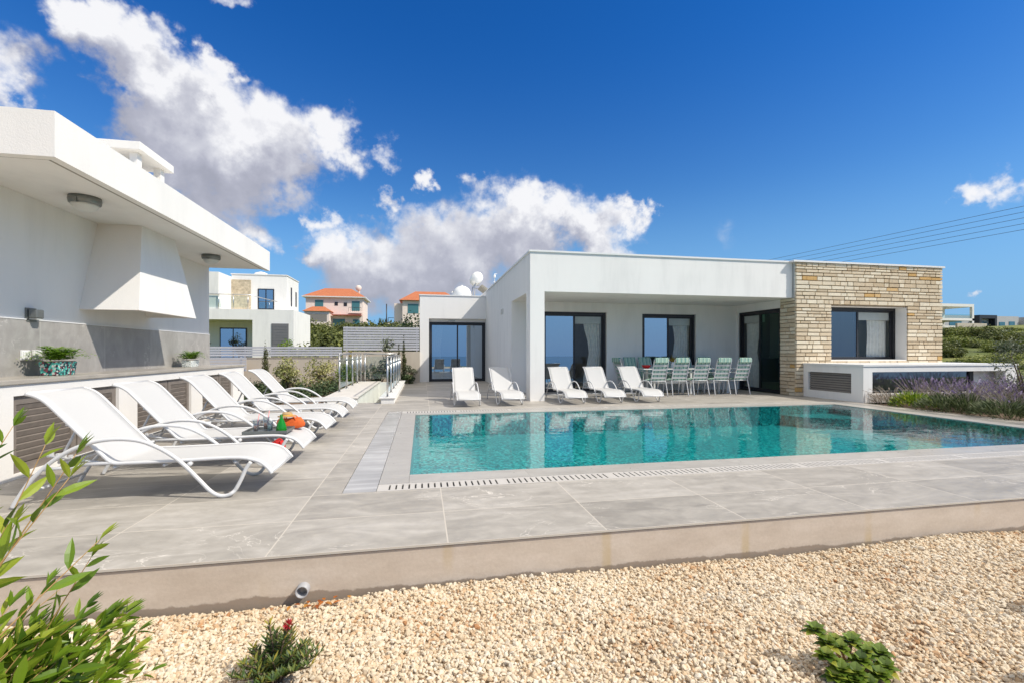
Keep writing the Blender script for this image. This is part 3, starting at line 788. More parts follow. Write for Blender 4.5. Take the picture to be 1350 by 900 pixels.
# sliding doors and windows
def slider(name, along, pos, a0, a1, z0, z1, mirror_first=True, curtain=None, sgn=1, blind=True, glass=('glass_sky','glass_clear'), label=None):
    """two-leaf sliding unit; along='x' faces -y at y=pos, along='y' faces -x at x=pos"""
    def bx(b, p0, p1, d0, d1, q0, q1):
        if along == 'x': b.box(p0, p1, pos+d0, pos+d1, q0, q1)
        else: b.box(pos+d0, pos+d1, p0, p1, q0, q1)
    w = .07; b = MB()
    bx(b, a0, a0+w, 0, .10, z0, z1); bx(b, a1-w, a1, 0, .10, z0, z1); bx(b, a0+w, a1-w, 0, .10, z1-w, z1); bx(b, a0+w, a1-w, 0, .10, z0, z0+.05)
    fr = part(name, b, M['frame'], villa, 0, label)
    mid = (a0+a1)/2
    for i, (p, q, dd) in enumerate(((a0+w, mid+.035, .02), (mid-.035, a1-w, .06))):
        b = MB(); s = .06
        bx(b, p, p+s, dd, dd+.03, z0+.05, z1-w); bx(b, q-s, q, dd, dd+.03, z0+.05, z1-w); bx(b, p+s, q-s, dd, dd+.03, z1-w-s, z1-w); bx(b, p+s, q-s, dd, dd+.03, z0+.05, z0+.11)
        part('sash', b, M['frame'], fr)
        b = MB(); g = glass[i if mirror_first else 1-i]
        P = (p+s, q-s); y = pos+dd+.015
        if along == 'x': b.quad((P[0],y,z0+.11),(P[1],y,z0+.11),(P[1],y,z1-w-s),(P[0],y,z1-w-s))
        else: b.quad((y,P[0],z0+.11),(y,P[1],z0+.11),(y,P[1],z1-w-s),(y,P[0],z1-w-s))
        part('pane', b, M[g], fr)
        if blind and i == (1 if mirror_first else 0):
            b = MB(); bx(b, p+.02, q-.02, .105, .19, z1-.36, z1-.075); part('blind_box', b, M['blindbox'], fr)
    if curtain:
        c0, c1, tie = curtain
        n = 40; vs = []; fs = []
        for k in range(7):
            f = k/6; z = z0+.06 + (z1-.15-z0-.06)*(1-f)
            pinch = 1 - tie*math.sin(math.pi*min(1, f*1.05))**2
            for i in range(n+1):
                a = i/n; p = (c1 if sgn > 0 else c0); wdt = (c1-c0)*pinch
                x = (c1 - wdt*(1-a)) if sgn > 0 else (c0 + wdt*a)
                y = pos + .225 + .03*math.sin(a*math.pi*11) + .01*math.sin(a*31+f*3)
                vs.append((x, y, z) if along == 'x' else (y, x, z))
        for k in range(6):
            for i in range(n): q = k*(n+1)+i; fs.append((q, q+1, q+n+2, q+n+1))
        b = MB(); b.add(vs, fs, True); part('curtain', b, M['curtain'], fr)
    return fr
slider('sliding_door', 'x', 14.08, D1[0]+.001, D1[1]-.001, .001, D1[3]-.001, curtain=(5.15, 5.78, .35))
slider('window', 'x', 14.08, W2[0]+.001, W2[1]-.001, W2[2]+.001, W2[3]-.001, curtain=(8.35, 8.97, .15))
slider('sliding_door', 'y', 10.63, D3[0]+.001, D3[1]-.001, .001, D3[3]-.001, mirror_first=True, glass=('glass_green','glass_clear'), curtain=(13.1, 13.84, .35))
slider('window', 'x', 11.73, W4[0]-.05, W4[1]+.0, W4[2]-.03, W4[3]-.001, curtain=(13.6, 14.33, .05), glass=('glass_dark','glass_clear'))
slider('sliding_door', 'x', 20.02, D5[0]+.001, D5[1]-.001, .001, 2.53, curtain=(.4, .9, .2), glass=('glass_sky','glass_sky'), sgn=-1, blind=False)
# left wing
b = MB()
wall_x(b, -.08, 2.729, 19.75, 20.0, 0, 3.62, [D5]); wall_x(b, -.08, 2.729, 20.0, 20.25, 0, 3.62, [(D5[0],D5[1],0,2.535)])
b.box(-.08, .17, 20.25, 27.9, 0, 3.62); b.box(.17, 2.729, 20.25, 27.9, 3.3, 3.45); b.box(-.08, 3.05, 27.9, 28.1, 0, 3.62)
b.box(2.73, 3.05, 21.5, 27.9, 0, 3.62)
part('left_wing_wall', b, M['house_white'], villa)
b = MB(); b.box(-.11, 2.729, 19.72, 20.05, 3.62, 3.665); b.box(-.11, .2, 20.05, 28.1, 3.62, 3.665); part('roof_trim', b, M['trim'], villa)
# rooms behind the glass
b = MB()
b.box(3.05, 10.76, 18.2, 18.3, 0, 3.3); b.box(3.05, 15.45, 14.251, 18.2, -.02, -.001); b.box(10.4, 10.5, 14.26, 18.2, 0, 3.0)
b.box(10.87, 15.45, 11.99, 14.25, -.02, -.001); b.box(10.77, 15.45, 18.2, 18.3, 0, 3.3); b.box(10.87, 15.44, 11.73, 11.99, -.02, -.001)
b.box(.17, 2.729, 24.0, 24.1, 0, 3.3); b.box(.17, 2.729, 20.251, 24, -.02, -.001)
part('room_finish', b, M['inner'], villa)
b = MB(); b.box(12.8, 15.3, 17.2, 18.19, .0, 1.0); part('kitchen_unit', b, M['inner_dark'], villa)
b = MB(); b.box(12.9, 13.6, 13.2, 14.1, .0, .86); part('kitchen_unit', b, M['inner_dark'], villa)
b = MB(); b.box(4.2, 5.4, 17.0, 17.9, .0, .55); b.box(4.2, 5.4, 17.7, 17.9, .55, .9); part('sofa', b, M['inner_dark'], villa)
# small fittings on the side wall
b = MB(); b.box(2.70, 2.7295, 15.75, 15.85, 2.55, 2.72); part('wall_vent', b, M['blindbox'], villa); b = MB(); b.box(2.70, 2.7295, 15.45, 15.55, 2.55, 2.72); part('wall_vent', b, M['blindbox'], villa)
b = MB(); b.box(1.1, 1.4, 19.70, 19.749, 2.55, 2.6); part('door_lamp', b, M['grey_metal'], villa)
# equipment on the left wing's roof
c = (1.97, 23.0, 3.45)
t = thing('water_tank', 'white dome-topped water tank on the left wing roof', 'water tank', c)
b = MB(); b.lathe([(.47,0),(.47,.62)]+[(.47*math.cos(a), .62+.46*math.sin(a)) for a in [i*math.pi/16 for i in range(1,8)]]+[(.03,1.085)], c, 32); part('tank_body', b, M['plastic_white'], t)
b = MB(); b.lathe([(.05,1.08),(.05,1.11),(.03,1.12)], c, 12); part('tank_cap', b, M['plastic_white'], t)
b = MB(); b.tube([(1.42,22.85,3.45),(1.42,22.85,4.15),(1.54,22.9,4.25)], .02, 6); part('tank_pipe', b, M['steel'], t)
c = (2.75, 23.5, 3.45)
t = thing('solar_water_heater', 'round white boiler drum with tilted solar panel beside the dome tank on the roof', 'water heater', c)
b = MB(); b.lathe([(.28,-.55),(.29,-.53),(.29,.53),(.28,.55)], (2.74,23.55,4.98), 28, 'y'); part('boiler_drum', b, M['plastic_white'], t)
b = MB(); b.hexa([(2.92,23,4.56),(3.66,23,4.04),(3.66,24.4,4.04),(2.92,24.4,4.56),(2.97,23,4.64),(3.71,23,4.12),(3.71,24.4,4.12),(2.97,24.4,4.64)]); part('solar_panel', b, M['inner'], t)
for y in (23.1,24.2):
    b = MB(); b.tube([(2.60,y,3.45),(2.62,y,4.62),(2.70,y,4.74)], .025, 6); b.tube([(2.62,y,4.6),(3.0,y,4.58),(3.6,y,4.06),(3.6,y,3.5)], .025, 6); part('stand', b, M['steel'], t)
t = thing('roof_antenna', 'thin aerial mast with small white sensor beside the solar panel on the roof', 'antenna', (3.55, 22.6, 3.5))
b = MB(); b.tube([(3.55,22.6,3.5),(3.55,22.6,5.1)], .012, 6); part('mast', b, M['steel'], t)
b = MB(); b.lathe([(.02,-.08),(.06,-.05),(.06,.05),(.02,.08)], (3.55,22.6,5.0), 10); b.box(3.53,3.68,22.59,22.61,5.10,5.13); part('sensor', b, M['plastic_white'], t)

# low service block in front of the stone wing
t = thing('planter_block', 'low white rendered block with long glazed front below the stone wing window', 'low wall', (13, 10.4, 0))
b = MB(); X0, X1, Y0, Y1, Z = 10.75, 15.7, 9.53, 11.36, .90
wall_x(b, X0, X1, Y0, Y0+.2, 0, Z, [(11.02, 15.30, .21, .76)])
wall_y(b, X0, X0+.2, Y0+.2, Y1, 0, Z, [(9.86, 11.2, .20, .71)])
b.box(15.5, X1, Y0+.2, Y1, 0, Z); b.box(X0+.2, 15.5, 11.2, Y1, 0, Z); b.box(10.95, 15.5, 10.6, 10.7, 0, Z)
part('block_wall', b, M['house_white'], t)
b = MB(); b.box(X0-.02, X1+.02, Y0-.02, Y1, Z, Z+.045); part('block_coping', b, M['trim'], t)
b = MB(); b.box(14.62, 14.75, Y0+.36, Y0+.42, .1, .88); b.box(10.96, 14.62, Y0+.38, Y0+.42, .1, .24); fr = part('window_frame', b, M['frame'], t)
b = MB(); b.quad((10.96,Y0+.4,.24),(14.62,Y0+.4,.24),(14.62,Y0+.4,.88),(10.96,Y0+.4,.88)); part('pane', b, M['glass_dark'], fr)
b = MB(); b.box(14.75, 15.5, Y0+.37, Y0+.47, .0, .89); part('return_panel', b, M['house_white'], t)
b = MB(); b.box(X0+.09, X0+.10, 9.86, 11.2, .20, .71); sh_ = part('shutter_back', b, M['slot'], t)
b = MB()
for k in range(8):
    q = .205+k*.063; b.hexa([(X0+.05,9.862,q),(X0+.085,9.862,q+.004),(X0+.085,11.198,q+.004),(X0+.05,11.198,q),(X0+.075,9.862,q+.05),(X0+.088,9.862,q+.05),(X0+.088,11.198,q+.05),(X0+.075,11.198,q+.05)])
part('roller_shutter', b, M['shutter_taupe'], t)

# ------------------------------------------------------------------ loungers
def make_lounger(label, group):
    t = thing('sun_lounger', label, 'sun lounger', (0,0,0), group)
    prof = spline([(.0,.185),(.035,.235),(.09,.285),(.16,.315),(.26,.335),(.45,.338),(.8,.33),(1.12,.328),(1.23,.335),(1.30,.40),(1.45,.565),(1.60,.735),(1.70,.845),(1.77,.895),(1.84,.918)], 4)
    hw = .318; n = 8; b = MB(); vs = []; fs = []
    N = len(prof)
    for side in (0, 1):
        for i, p in enumerate(prof):
            x, z = p[0], p[1]
            for k in range(n+1):
                y = -hw + 2*hw*k/n
                sag = -.012*(1-(y/hw)**2)*min(1, i/4)*min(1, (N-1-i)/3)
                vs.append((x, y, z + sag + (.004 if side == 0 else -.004)))
    m = N*(n+1)
    for i in range(N-1):
        for k in range(n):
            q = i*(n+1)+k
            fs.append((q, q+n+1, q+n+2, q+1)); fs.append((m+q, m+q+1, m+q+n+2, m+q+n+1))
    for i in range(N-1):
        for k in (0, n):
            q = i*(n+1)+k; fs.append((q, m+q, m+q+n+1, q+n+1) if k == 0 else (q, q+n+1, m+q+n+1, m+q))
    b.add(vs, fs, True); part('sling', b, M['sling'], t)
    b = MB(); ki = min(range(N), key=lambda i: abs(prof[i][0]-1.23))
    seat = [p for p in prof[:ki+1]]; back = [p for p in prof[ki:]]
    for s in (-1, 1): b.tube([(p[0], s*(hw+.005), p[1]-.004) for p in seat] + [(1.5, s*(hw+.005), .322)], .0155, 8)
    b.tube([(.012,-hw,.195),(.012,hw,.195)], .014, 8)
    for x in (.3, .85, 1.22): b.tube([(x,-hw,.292),(x,hw,.292)], .013, 8)
    part('seat_frame', b, M['frame_white'], t)
    b = MB()
    for s in (-1, 1): b.tube([(p[0], s*(hw+.005), p[1]-.004) for p in back], .0155, 8)
    b.tube([(1.838,-hw,.915),(1.838,hw,.915)], .014, 8); b.tube([(1.56,-hw,.655),(1.56,hw,.655)], .012, 8)
    part('back_frame', b, M['frame_white'], t)
    path = spline([(1.90,.012),(1.86,.09),(1.77,.23),(1.63,.37),(1.46,.475),(1.26,.53),(1.04,.52),(.87,.45),(.71,.33),(.57,.175),(.48,.07),(.415,.025),(.35,.019),(.295,.05),(.245,.14),(.205,.235),(.165,.295)], 5)
    for s in (-1, 1):
        b = MB(); b.tube([(p[0], s*(.365 - (.02 if p[0] < .3 else 0)), p[1]) for p in path], .0165, 10)
        a = part('arm', b, M['frame_white'], t)
        b = MB(); b.tube([(1.70, s*.365, .305),(1.45, s*.35, .318)], .014, 8); part('side_rail', b, M['frame_white'], a)
        b = MB(); b.tube([(1.10, s*.335, .315),(1.14, s*.335, .02)], .012, 8) if s > 9 else b.lathe([(.019,-.018),(.019,.018)], (.64, s*.345, .30), 10, 'y'); part('bracket', b, M['frame_white'], a)
    b = MB(); b.tube([(1.845,-.36,.105),(1.845,.36,.105)], .013, 8); part('stretcher', b, M['frame_white'], t)
    b = MB()
    for s in (-1, 1):
        b.tube([(1.52, s*.25, .63),(1.66, s*.25, .335)], .011, 8)
        b.tube([(1.26, s*.28, .315),(1.72, s*.28, .40)], .012, 6)
        for k in range(5): b.box(1.50+.045*k, 1.52+.045*k, s*.28-.012, s*.28+.012, .355+.0083*k+.008, .385+.0083*k+.008)
    b.tube([(1.66,-.25,.335),(1.66,.25,.335)], .011, 8)
    part('backrest_prop', b, M['frame_white'], t)
    return t
G1 = 'white sun loungers in the row beside the barbecue pavilion'; G2 = 'white sun loungers facing the pool before the villa'
L0 = make_lounger('nearest and largest white sun lounger, by the leafy shrub', G1)
labs = ['', 'white sun lounger carrying the drinks tray with green bottle', 'middle white lounger of the pavilion row, just beyond the one with the drinks tray',
        'fourth white lounger from the camera along the pavilion row', 'white lounger at the far end of the pavilion row, beside the planting bed']
for k, (u, v, a) in enumerate([(-1.30,4.73,0),(-1.30,5.82,1),(-1.30,7.12,-1),(-1.29,8.33,1.2),(-1.29,9.56,0)]):
    if k == 0: L0.location = (u,v,0); L0.rotation_euler = (0,0,math.pi)
    else: dup(L0, (u,v,0), math.pi+R(a), labs[k])
labs = ['white lounger facing the pool, in front of the dark glass door of the left wing', 'white lounger facing the pool, just left of the corner column',
        'white lounger facing the pool, just right of the corner column', 'white lounger facing the pool, between the column lounger and the one nearest the dining chairs', 'white lounger facing the pool, nearest the green dining chairs']
for k, (u, v, a) in enumerate([(1.05,10.45,0),(2.08,10.45,2),(3.62,10.45,-1),(4.60,10.45,-2),(5.60,10.45,-2.5)]):
    r = dup(L0, (u,v,0), math.pi/2+R(a), labs[k], (.94,.82,.92)); r['group'] = G2

# things on and under the second lounger
c = (-1.70, 5.70, .345)
t = thing('serving_tray', 'grey serving tray lying on the foot end of the second lounger', 'tray', c)
b = MB(); b.box(c[0]-.24, c[0]+.22, c[1]-.17, c[1]+.17, .345, .357); tr = part('tray_base', b, M['grey_metal'], t, .004)
b = MB(); z0, z1 = .3572, .378
for x0,x1,y0,y1 in [(-.24,.22,-.17,-.16),(-.24,.22,.16,.17),(-.24,-.23,-.16,.16),(.21,.22,-.16,.16)]: b.box(c[0]+x0,c[0]+x1,c[1]+y0,c[1]+y1,z0,z1)
part('tray_rim', b, M['grey_metal'], t)
gm = newmat('green_bottle_glass'); gm[2].inputs['Base Color'].default_value = (.01,.30,.02,1); gm[2].inputs['Roughness'].default_value = .08; gm[2].inputs['Transmission Weight'].default_value = .35
om = simple('orange_canvas', (.75,.13,.02), .8, 0, .15, 14, .3); hm = simple('woven_straw', (.42,.28,.13), .85, 0, .2, 60, .5, 120); rm = simple('red_canvas', (.62,.02,.02), .7, 0, .1)
ym = simple('yellow_band', (.75,.42,.06), .8)
t = thing('bottle', 'squat green glass bottle standing on the tray', 'bottle', (-1.56,5.62,.358))
b = MB(); b.lathe([(.052,.0),(.056,.012),(.053,.05),(.044,.085),(.031,.115),(.019,.14),(.014,.155),(.014,.175)], (-1.56,5.62,.358), 24); part('bottle_body', b, gm[0], t)
b = MB(); b.lathe([(.0155,.175),(.0155,.187),(.012,.19)], (-1.56,5.62,.358), 16); part('cap', b, gm[0], t)
dgm = glass_mat('drinking_glass', .06, (.86,.88,.88))
for k, (x, y, h, lab) in enumerate([(-1.83,5.64,.13,'clear tumbler with a pink drink at the left end of the tray'),(-1.76,5.76,.15,'tall clear glass with a pink straw behind the tumbler'),(-1.69,5.66,.12,'clear glass next to the green bottle')]):
    t = thing('drinking_glass', lab, 'glass', (x,y,.358), 'glasses on the tray')
    b = MB(); b.lathe([(.026,.0),(.034,h),(.031,h),(.024,.01)], (x,y,.358), 18); part('glass_body', b, dgm, t)
    b = MB(); b.lathe([(.023,.011),(.027,h*.55)], (x,y,.358), 14); part('drink', b, simple('pale_drink', (.6,.35,.3) if k < 2 else (.35,.5,.5), .2), t)
    if k < 2: b = MB(); b.tube([(x,y,.37),(x+.03,y+.01,.358+h+.07)], .004, 6); part('straw', b, simple('pink_straw', (.8,.3,.3), .5), t)
def bag(name, label, c, mat, sx, sy, sz, band=None):
    t = thing(name, label, 'bag', c)
    b = MB(); n = 20; vs = []; prof = [(.80,0),(1,.12),(1.04,.4),(.98,.7),(.86,.92),(.80,1.0),(.7,.97)]
    fs = []
    for r, h in prof:
        for k in range(n):
            a = 2*math.pi*k/n; ca, sa = math.cos(a), math.sin(a)
            q = (abs(ca)**4+abs(sa)**4)**-.25; w = 1+.05*math.sin(3*a+h*4)
            vs.append((c[0]+ca*q*r*sx*w, c[1]+sa*q*r*sy*w, c[2]+h*sz*(1+.06*math.sin(2*a))))
    for i in range(len(prof)-1):
        for k in range(n): fs.append((i*n+k, i*n+(k+1)%n, (i+1)*n+(k+1)%n, (i+1)*n+k))
    fs.append(tuple(range(n-1,-1,-1))); fs.append(tuple((len(prof)-1)*n+k for k in range(n)))
    b.add(vs, fs, True); part('bag_body', b, mat, t)
    for s in (-1,1):
        b = MB(); b.tube(spline([(c[0]-sx*.45,c[1]+s*sy*.82,c[2]+sz*.85),(c[0]-sx*.3,c[1]+s*sy*.9,c[2]+sz*1.2),(c[0]+sx*.3,c[1]+s*sy*.9,c[2]+sz*1.2),(c[0]+sx*.45,c[1]+s*sy*.82,c[2]+sz*.85)],5), .008, 6); part('handle', b, mat, t)
    return t
bag('beach_bag', 'bright orange beach bag resting on the second lounger behind the tray', (-1.56, 6.0, .338), om, .15, .06, .115)
t = thing('straw_hat', 'tan straw hat with yellow band lying on the orange beach bag', 'hat', (-1.60, 6.0, .462))
b = MB(); b.lathe([(.105,.0),(.107,.006),(.064,.011),(.06,.014)], (-1.60,6.0,.475), 28); br_ = part('brim', b, hm, t)
b = MB(); b.lathe([(.061,.01),(.058,.034),(.046,.05),(.012,.055)], (-1.60,6.0,.475), 24); part('crown', b, hm, t)
b = MB(); b.lathe([(.0632,.011),(.0622,.024)], (-1.60,6.0,.475), 24); part('hat_band', b, ym, t)
bag('beach_bag', 'small red beach bag on the paving below the second lounger', (-1.82, 6.42, 0.0), rm, .08, .05, .10)

# ------------------------------------------------------------------ dining set on the terrace
def make_chair(label, group):
    t = thing('dining_chair', label, 'chair', (0,0,0), group)
    FW = M['frame_white']
    for s in (-1, 1):
        b = MB(); b.tube(spline([(s*.245,-.30,.0),(s*.235,-.235,.30),(s*.23,-.20,.44)],4), .014, 8); part('leg', b, FW, t)
        b = MB(); b.tube(spline([(s*.245,.27,.0),(s*.24,.22,.30),(s*.24,.20,.60),(s*.245,.12,.655),(s*.25,-.20,.66),(s*.24,-.29,.67)],4), .014, 8); part('leg', b, FW, t)
    b = MB(); b.tube([(-.23,-.20,.43),(.23,-.20,.43)], .013, 8); b.tube([(-.24,.215,.42),(.24,.215,.42)], .013, 8)
    for s in (-1,1): b.tube([(s*.23,-.20,.43),(s*.24,.215,.42)], .012, 8)
    for k in range(5): b.box(-.225,.225,-.17+.08*k,-.12+.08*k,.432,.442)
    part('seat_frame', b, FW, t)
    P0, P1 = Vector((0,-.20,.46)), Vector((0,-.385,1.06)); ax = (P1-P0)
    b = MB(); 
    b.tube([(-.225,-.20,.44)] + spline([(-.225,-.215,.50),(-.225,-.365,.98),(-.20,-.385,1.045),(-.15,-.39,1.06),(.15,-.39,1.06),(.20,-.385,1.045),(.225,-.365,.98),(.225,-.215,.50)],4) + [(.225,-.20,.44)], .014, 8)
    for k in range(5):
        f0 = .06 + .195*k; f1 = f0 + .085
        a, c = P0+ax*f0, P0+ax*f1
        b.hexa([(-.222,a.y-.006,a.z),(.222,a.y-.006,a.z),(.222,a.y+.006,a.z),(-.222,a.y+.006,a.z),(-.222,c.y-.006,c.z),(.222,c.y-.006,c.z),(.222,c.y+.006,c.z),(-.222,c.y+.006,c.z)])
    part('backrest', b, FW, t)
    def pad(w, prof):
        b = MB(); n = 10; vs = []; fs = []; N = len(prof)
        for i, (y, z, th) in enumerate(prof):
            p = prof[max(i-1,0)]; q = prof[min(i+1,N-1)]; d = Vector((0, q[0]-p[0], q[1]-p[1])).normalized(); nn = Vector((0, -d.z, d.y))
            for s in (0, 1):
                for k in range(n+1):
                    x = -w + 2*w*k/n; e = (1-abs(x/w)**6); h = th*e*(.75+.25*math.cos(i*2*math.pi/4))
                    vs.append((x, y + (nn.y*h if s else 0), z + (nn.z*h if s else 0)))
        W = 2*(n+1)
        for i in range(N-1):
            for k in range(n):
                q = i*W+k; fs.append((q, q+1, q+W+1, q+W)); q += n+1; fs.append((q, q+W, q+W+1, q+1))
        for k in range(n): fs.append((k, k+n+1, k+n+2, k+1)); q = (N-1)*W+k; fs.append((q, q+1, q+n+2, q+n+1))
        b.add(vs, fs, True); return b
    part('seat_cushion', pad(.215, [(-.19+.05*i, .447, .05 if 0 < i < 8 else .015) for i in range(9)]), M['stripes'], t)
    pr = []
    for i in range(13):
        f = -.02+i/12*1.05; p = P0+ax*f; pr.append((p.y+.012, p.z, -.055 if 0 < i < 12 else -.015))
    c = part('back_cushion', pad(.205, pr), M['stripes'], t)
    b = MB(); b.tube([(-.19,-.407,1.035),(-.19,-.385,1.085),(-.19,-.33,1.06)], .005, 5)
    p = MB(); e = P1
    p.hexa([(-.2,e.y-.028,e.z-.10),(.2,e.y-.028,e.z-.10),(.2,e.y-.016,e.z-.10),(-.2,e.y-.016,e.z-.10),(-.2,e.y-.036,e.z+.03),(.2,e.y-.036,e.z+.03),(.2,e.y+.04,e.z+.035),(-.2,e.y+.04,e.z+.035)])
    part('cushion_hood', p, M['stripes'], c, .008)
    return t
GC = 'white slatted dining chairs with green striped cushions at the terrace table'
ch = make_chair('green striped dining chair back nearest the loungers, first of the front row from the left', GC)
front = [6.62, 7.27, 7.94, 8.62, 9.28]
fl = ['', 'green striped dining chair with its back to the pool, second from the left', 'green striped dining chair with its back to the pool, middle of the front row',
      'green striped dining chair with its back to the pool, second from the glass door', 'green striped dining chair with its back to the pool, nearest the green glass door']
for k, u in enumerate(front):
    if k == 0: ch.location = (u, 12.30, 0); ch.rotation_euler = (0,0,R(2))
    else: dup(ch, (u, 12.30-.02*(k % 2), 0), R((2,-1.5,1,-2,3)[k]), fl[k])
rl = ['green chair on the wall side of the table, first right of the door', 'green chair on the wall side of the table, left of the window',
      'green chair on the wall side of the table, facing the second front chair', 'green cushioned chair on the wall side, partly hidden by the middle front chairs', 'green cushioned chair on the wall side, at the glass door end']
for k, u in enumerate([6.55, 7.05, 7.75, 8.5, 9.2]): dup(ch, (u, 13.42, 0), math.pi + R((1,-2,0,2,-1)[k]), rl[k])
dup(ch, (6.02, 12.80, 0), R(-84), 'green striped chair at the left head of the dining table, seen side on')
t = thing('dining_table', 'long white garden table set on the terrace between the green chairs', 'table', (8,12.88,0))
b = MB(); b.box(6.42, 9.62, 12.56, 13.18, .735, .765); part('tabletop', b, M['plastic_white'], t, .008)
for x in (6.8, 8.0, 9.25):
    for y in (12.62, 13.08):
        b = MB(); b.box(x-.03, x+.03, y, y+.05, 0, .734); part('leg', b, M['plastic_white'], t)
b = MB(); b.box(6.83, 9.22, 12.84, 12.88, .30, .36); part('stretcher', b, M['plastic_white'], t)
t = thing('serving_bowl', 'red serving bowl near the left end of the white dining table', 'bowl', (6.62,12.80,.766))
b = MB(); b.lathe([(.05,0),(.09,.02),(.13,.08),(.14,.10),(.13,.10),(.08,.03)], (6.62,12.80,.766), 22); part('bowl_body', b, rm, t)
t = thing('flower_vase', 'vase of yellow and orange flowers on the dining table', 'vase', (7.55,12.9,.766))
b = MB(); b.lathe([(.05,0),(.06,.05),(.05,.12),(.035,.16),(.045,.19)], (7.55,12.9,.766), 16); part('vase_body', b, M['plastic_white'], t)
b = MB(); rng = random.Random(3)
for k in range(40):
    d = Vector((rng.uniform(-1,1), rng.uniform(-1,1), rng.uniform(.5,1.4))).normalized(); b.t = rng.random()
    b.blade((7.55,12.9,.95), d, (rng.random(),rng.random(),1), rng.uniform(.12,.24), .03, .2)
part('flower_stems', b, M['leaf_yellow'], t)
t = thing('pendant_lamp', 'small cluster pendant lamp inside the room behind the green glass door', 'pendant lamp', (13.2,14.0,2.95))
b = MB(); b.tube([(13.2,14.0,2.95),(13.2,14.0,2.35)], .008, 6); part('cord', b, M['frame'], t)
for k in range(5):
    a = k*1.256; b = MB(); c = (13.2+.2*math.cos(a), 14.0+.2*math.sin(a), 2.2)
    b.lathe([(.01,-.06),(.05,-.04),(.06,0),(.05,.04),(.01,.06)], c, 12); b.tube([(13.2,14,2.35),(c[0],c[1],2.26)], .006, 5); part('lamp_globe', b, M['frost'], t)

# ------------------------------------------------------------------ potted ferns on the counter
pm, pt_, pb_ = newmat('mosaic_pattern_pot'); pp_ = geo_pos(pt_)
vo_ = pt_.n('ShaderNodeTexVoronoi', {'Vector': pp_, 'Scale': 48.0})
rr_ = pt_.n('ShaderNodeSeparateColor', {0: vo_.outputs['Color']}).outputs[0]
pt_.nt.links.new(pt_.ramp(rr_, [(0,(.02,.03,.05,1)),(.3,(.05,.35,.30,1)),(.5,(.55,.6,.55,1)),(.65,(.25,.06,.08,1)),(.8,(.12,.5,.42,1))], 'CONSTANT'), pb_.inputs['Base Color'])
pm2, pt_, pb_ = newmat('white_lattice_pot'); pp_ = geo_pos(pt_)
vo_ = pt_.n('ShaderNodeTexVoronoi', {'Vector': pp_, 'Scale': 40.0}); 
pt_.nt.links.new(pt_.ramp(vo_.outputs['Distance'], [(.3,(.30,.36,.36,1)),(.45,(.75,.77,.74,1))]), pb_.inputs['Base Color'])
def fern_pot(c, L, W, H, mat, label, seed, n):
    t = thing('potted_fern', label, 'potted plant', c, 'potted ferns on the barbecue counter')
    b = MB(); x, y, z = c
    b.hexa([(x-W*.42,y-L*.45,z),(x+W*.42,y-L*.45,z),(x+W*.42,y+L*.45,z),(x-W*.42,y+L*.45,z),(x-W*.5,y-L*.5,z+H),(x+W*.5,y-L*.5,z+H),(x+W*.5,y+L*.5,z+H),(x-W*.5,y+L*.5,z+H)])
    p = part('pot', b, mat, t, .01)
    b = MB(); b.box(x-W*.44,x+W*.44,y-L*.44,y+L*.44,z+H,z+H+.006); part('pot_soil', b, M['soil'], p)
    b = MB(); rng = random.Random(seed)
    for k in range(n):
        a = rng.uniform(0, 2*math.pi); o = Vector((x+rng.uniform(-.3,.3)*W, y+rng.uniform(-.36,.36)*L, z+H))
        d = Vector((math.cos(a)*.75, math.sin(a), rng.uniform(.5,2.6))).normalized(); Lf = rng.uniform(.2,.38); b.t = rng.random()
        pts = []
        for q in range(8):
            f = q/7; pts.append(o + d*Lf*f - Vector((0,0,1))*Lf*.5*f**2.5)
        for q in range(1, 8):
            tg = (pts[q]-pts[q-1]).normalized(); sd = tg.cross(Vector((0,0,1))).normalized(); w = .07*math.sin(math.pi*min(1,q/8+.12))+.012
            for s in (-1, 1): b.blade(pts[q], sd*s + tg*.5, (0,0,1), w, .022, .1, .05, 1)
    part('foliage', b, M['leaf_fern'], t)
fern_pot((-4.22, 6.38, CT), .31, .2, .16, pm, 'fern in a colourful mosaic-patterned pot beside the white sockets', 4, 120)
fern_pot((-4.22, 9.55, CT), .31, .18, .12, pm2, 'fern in a small white latticed pot at the far end of the counter', 5, 80)

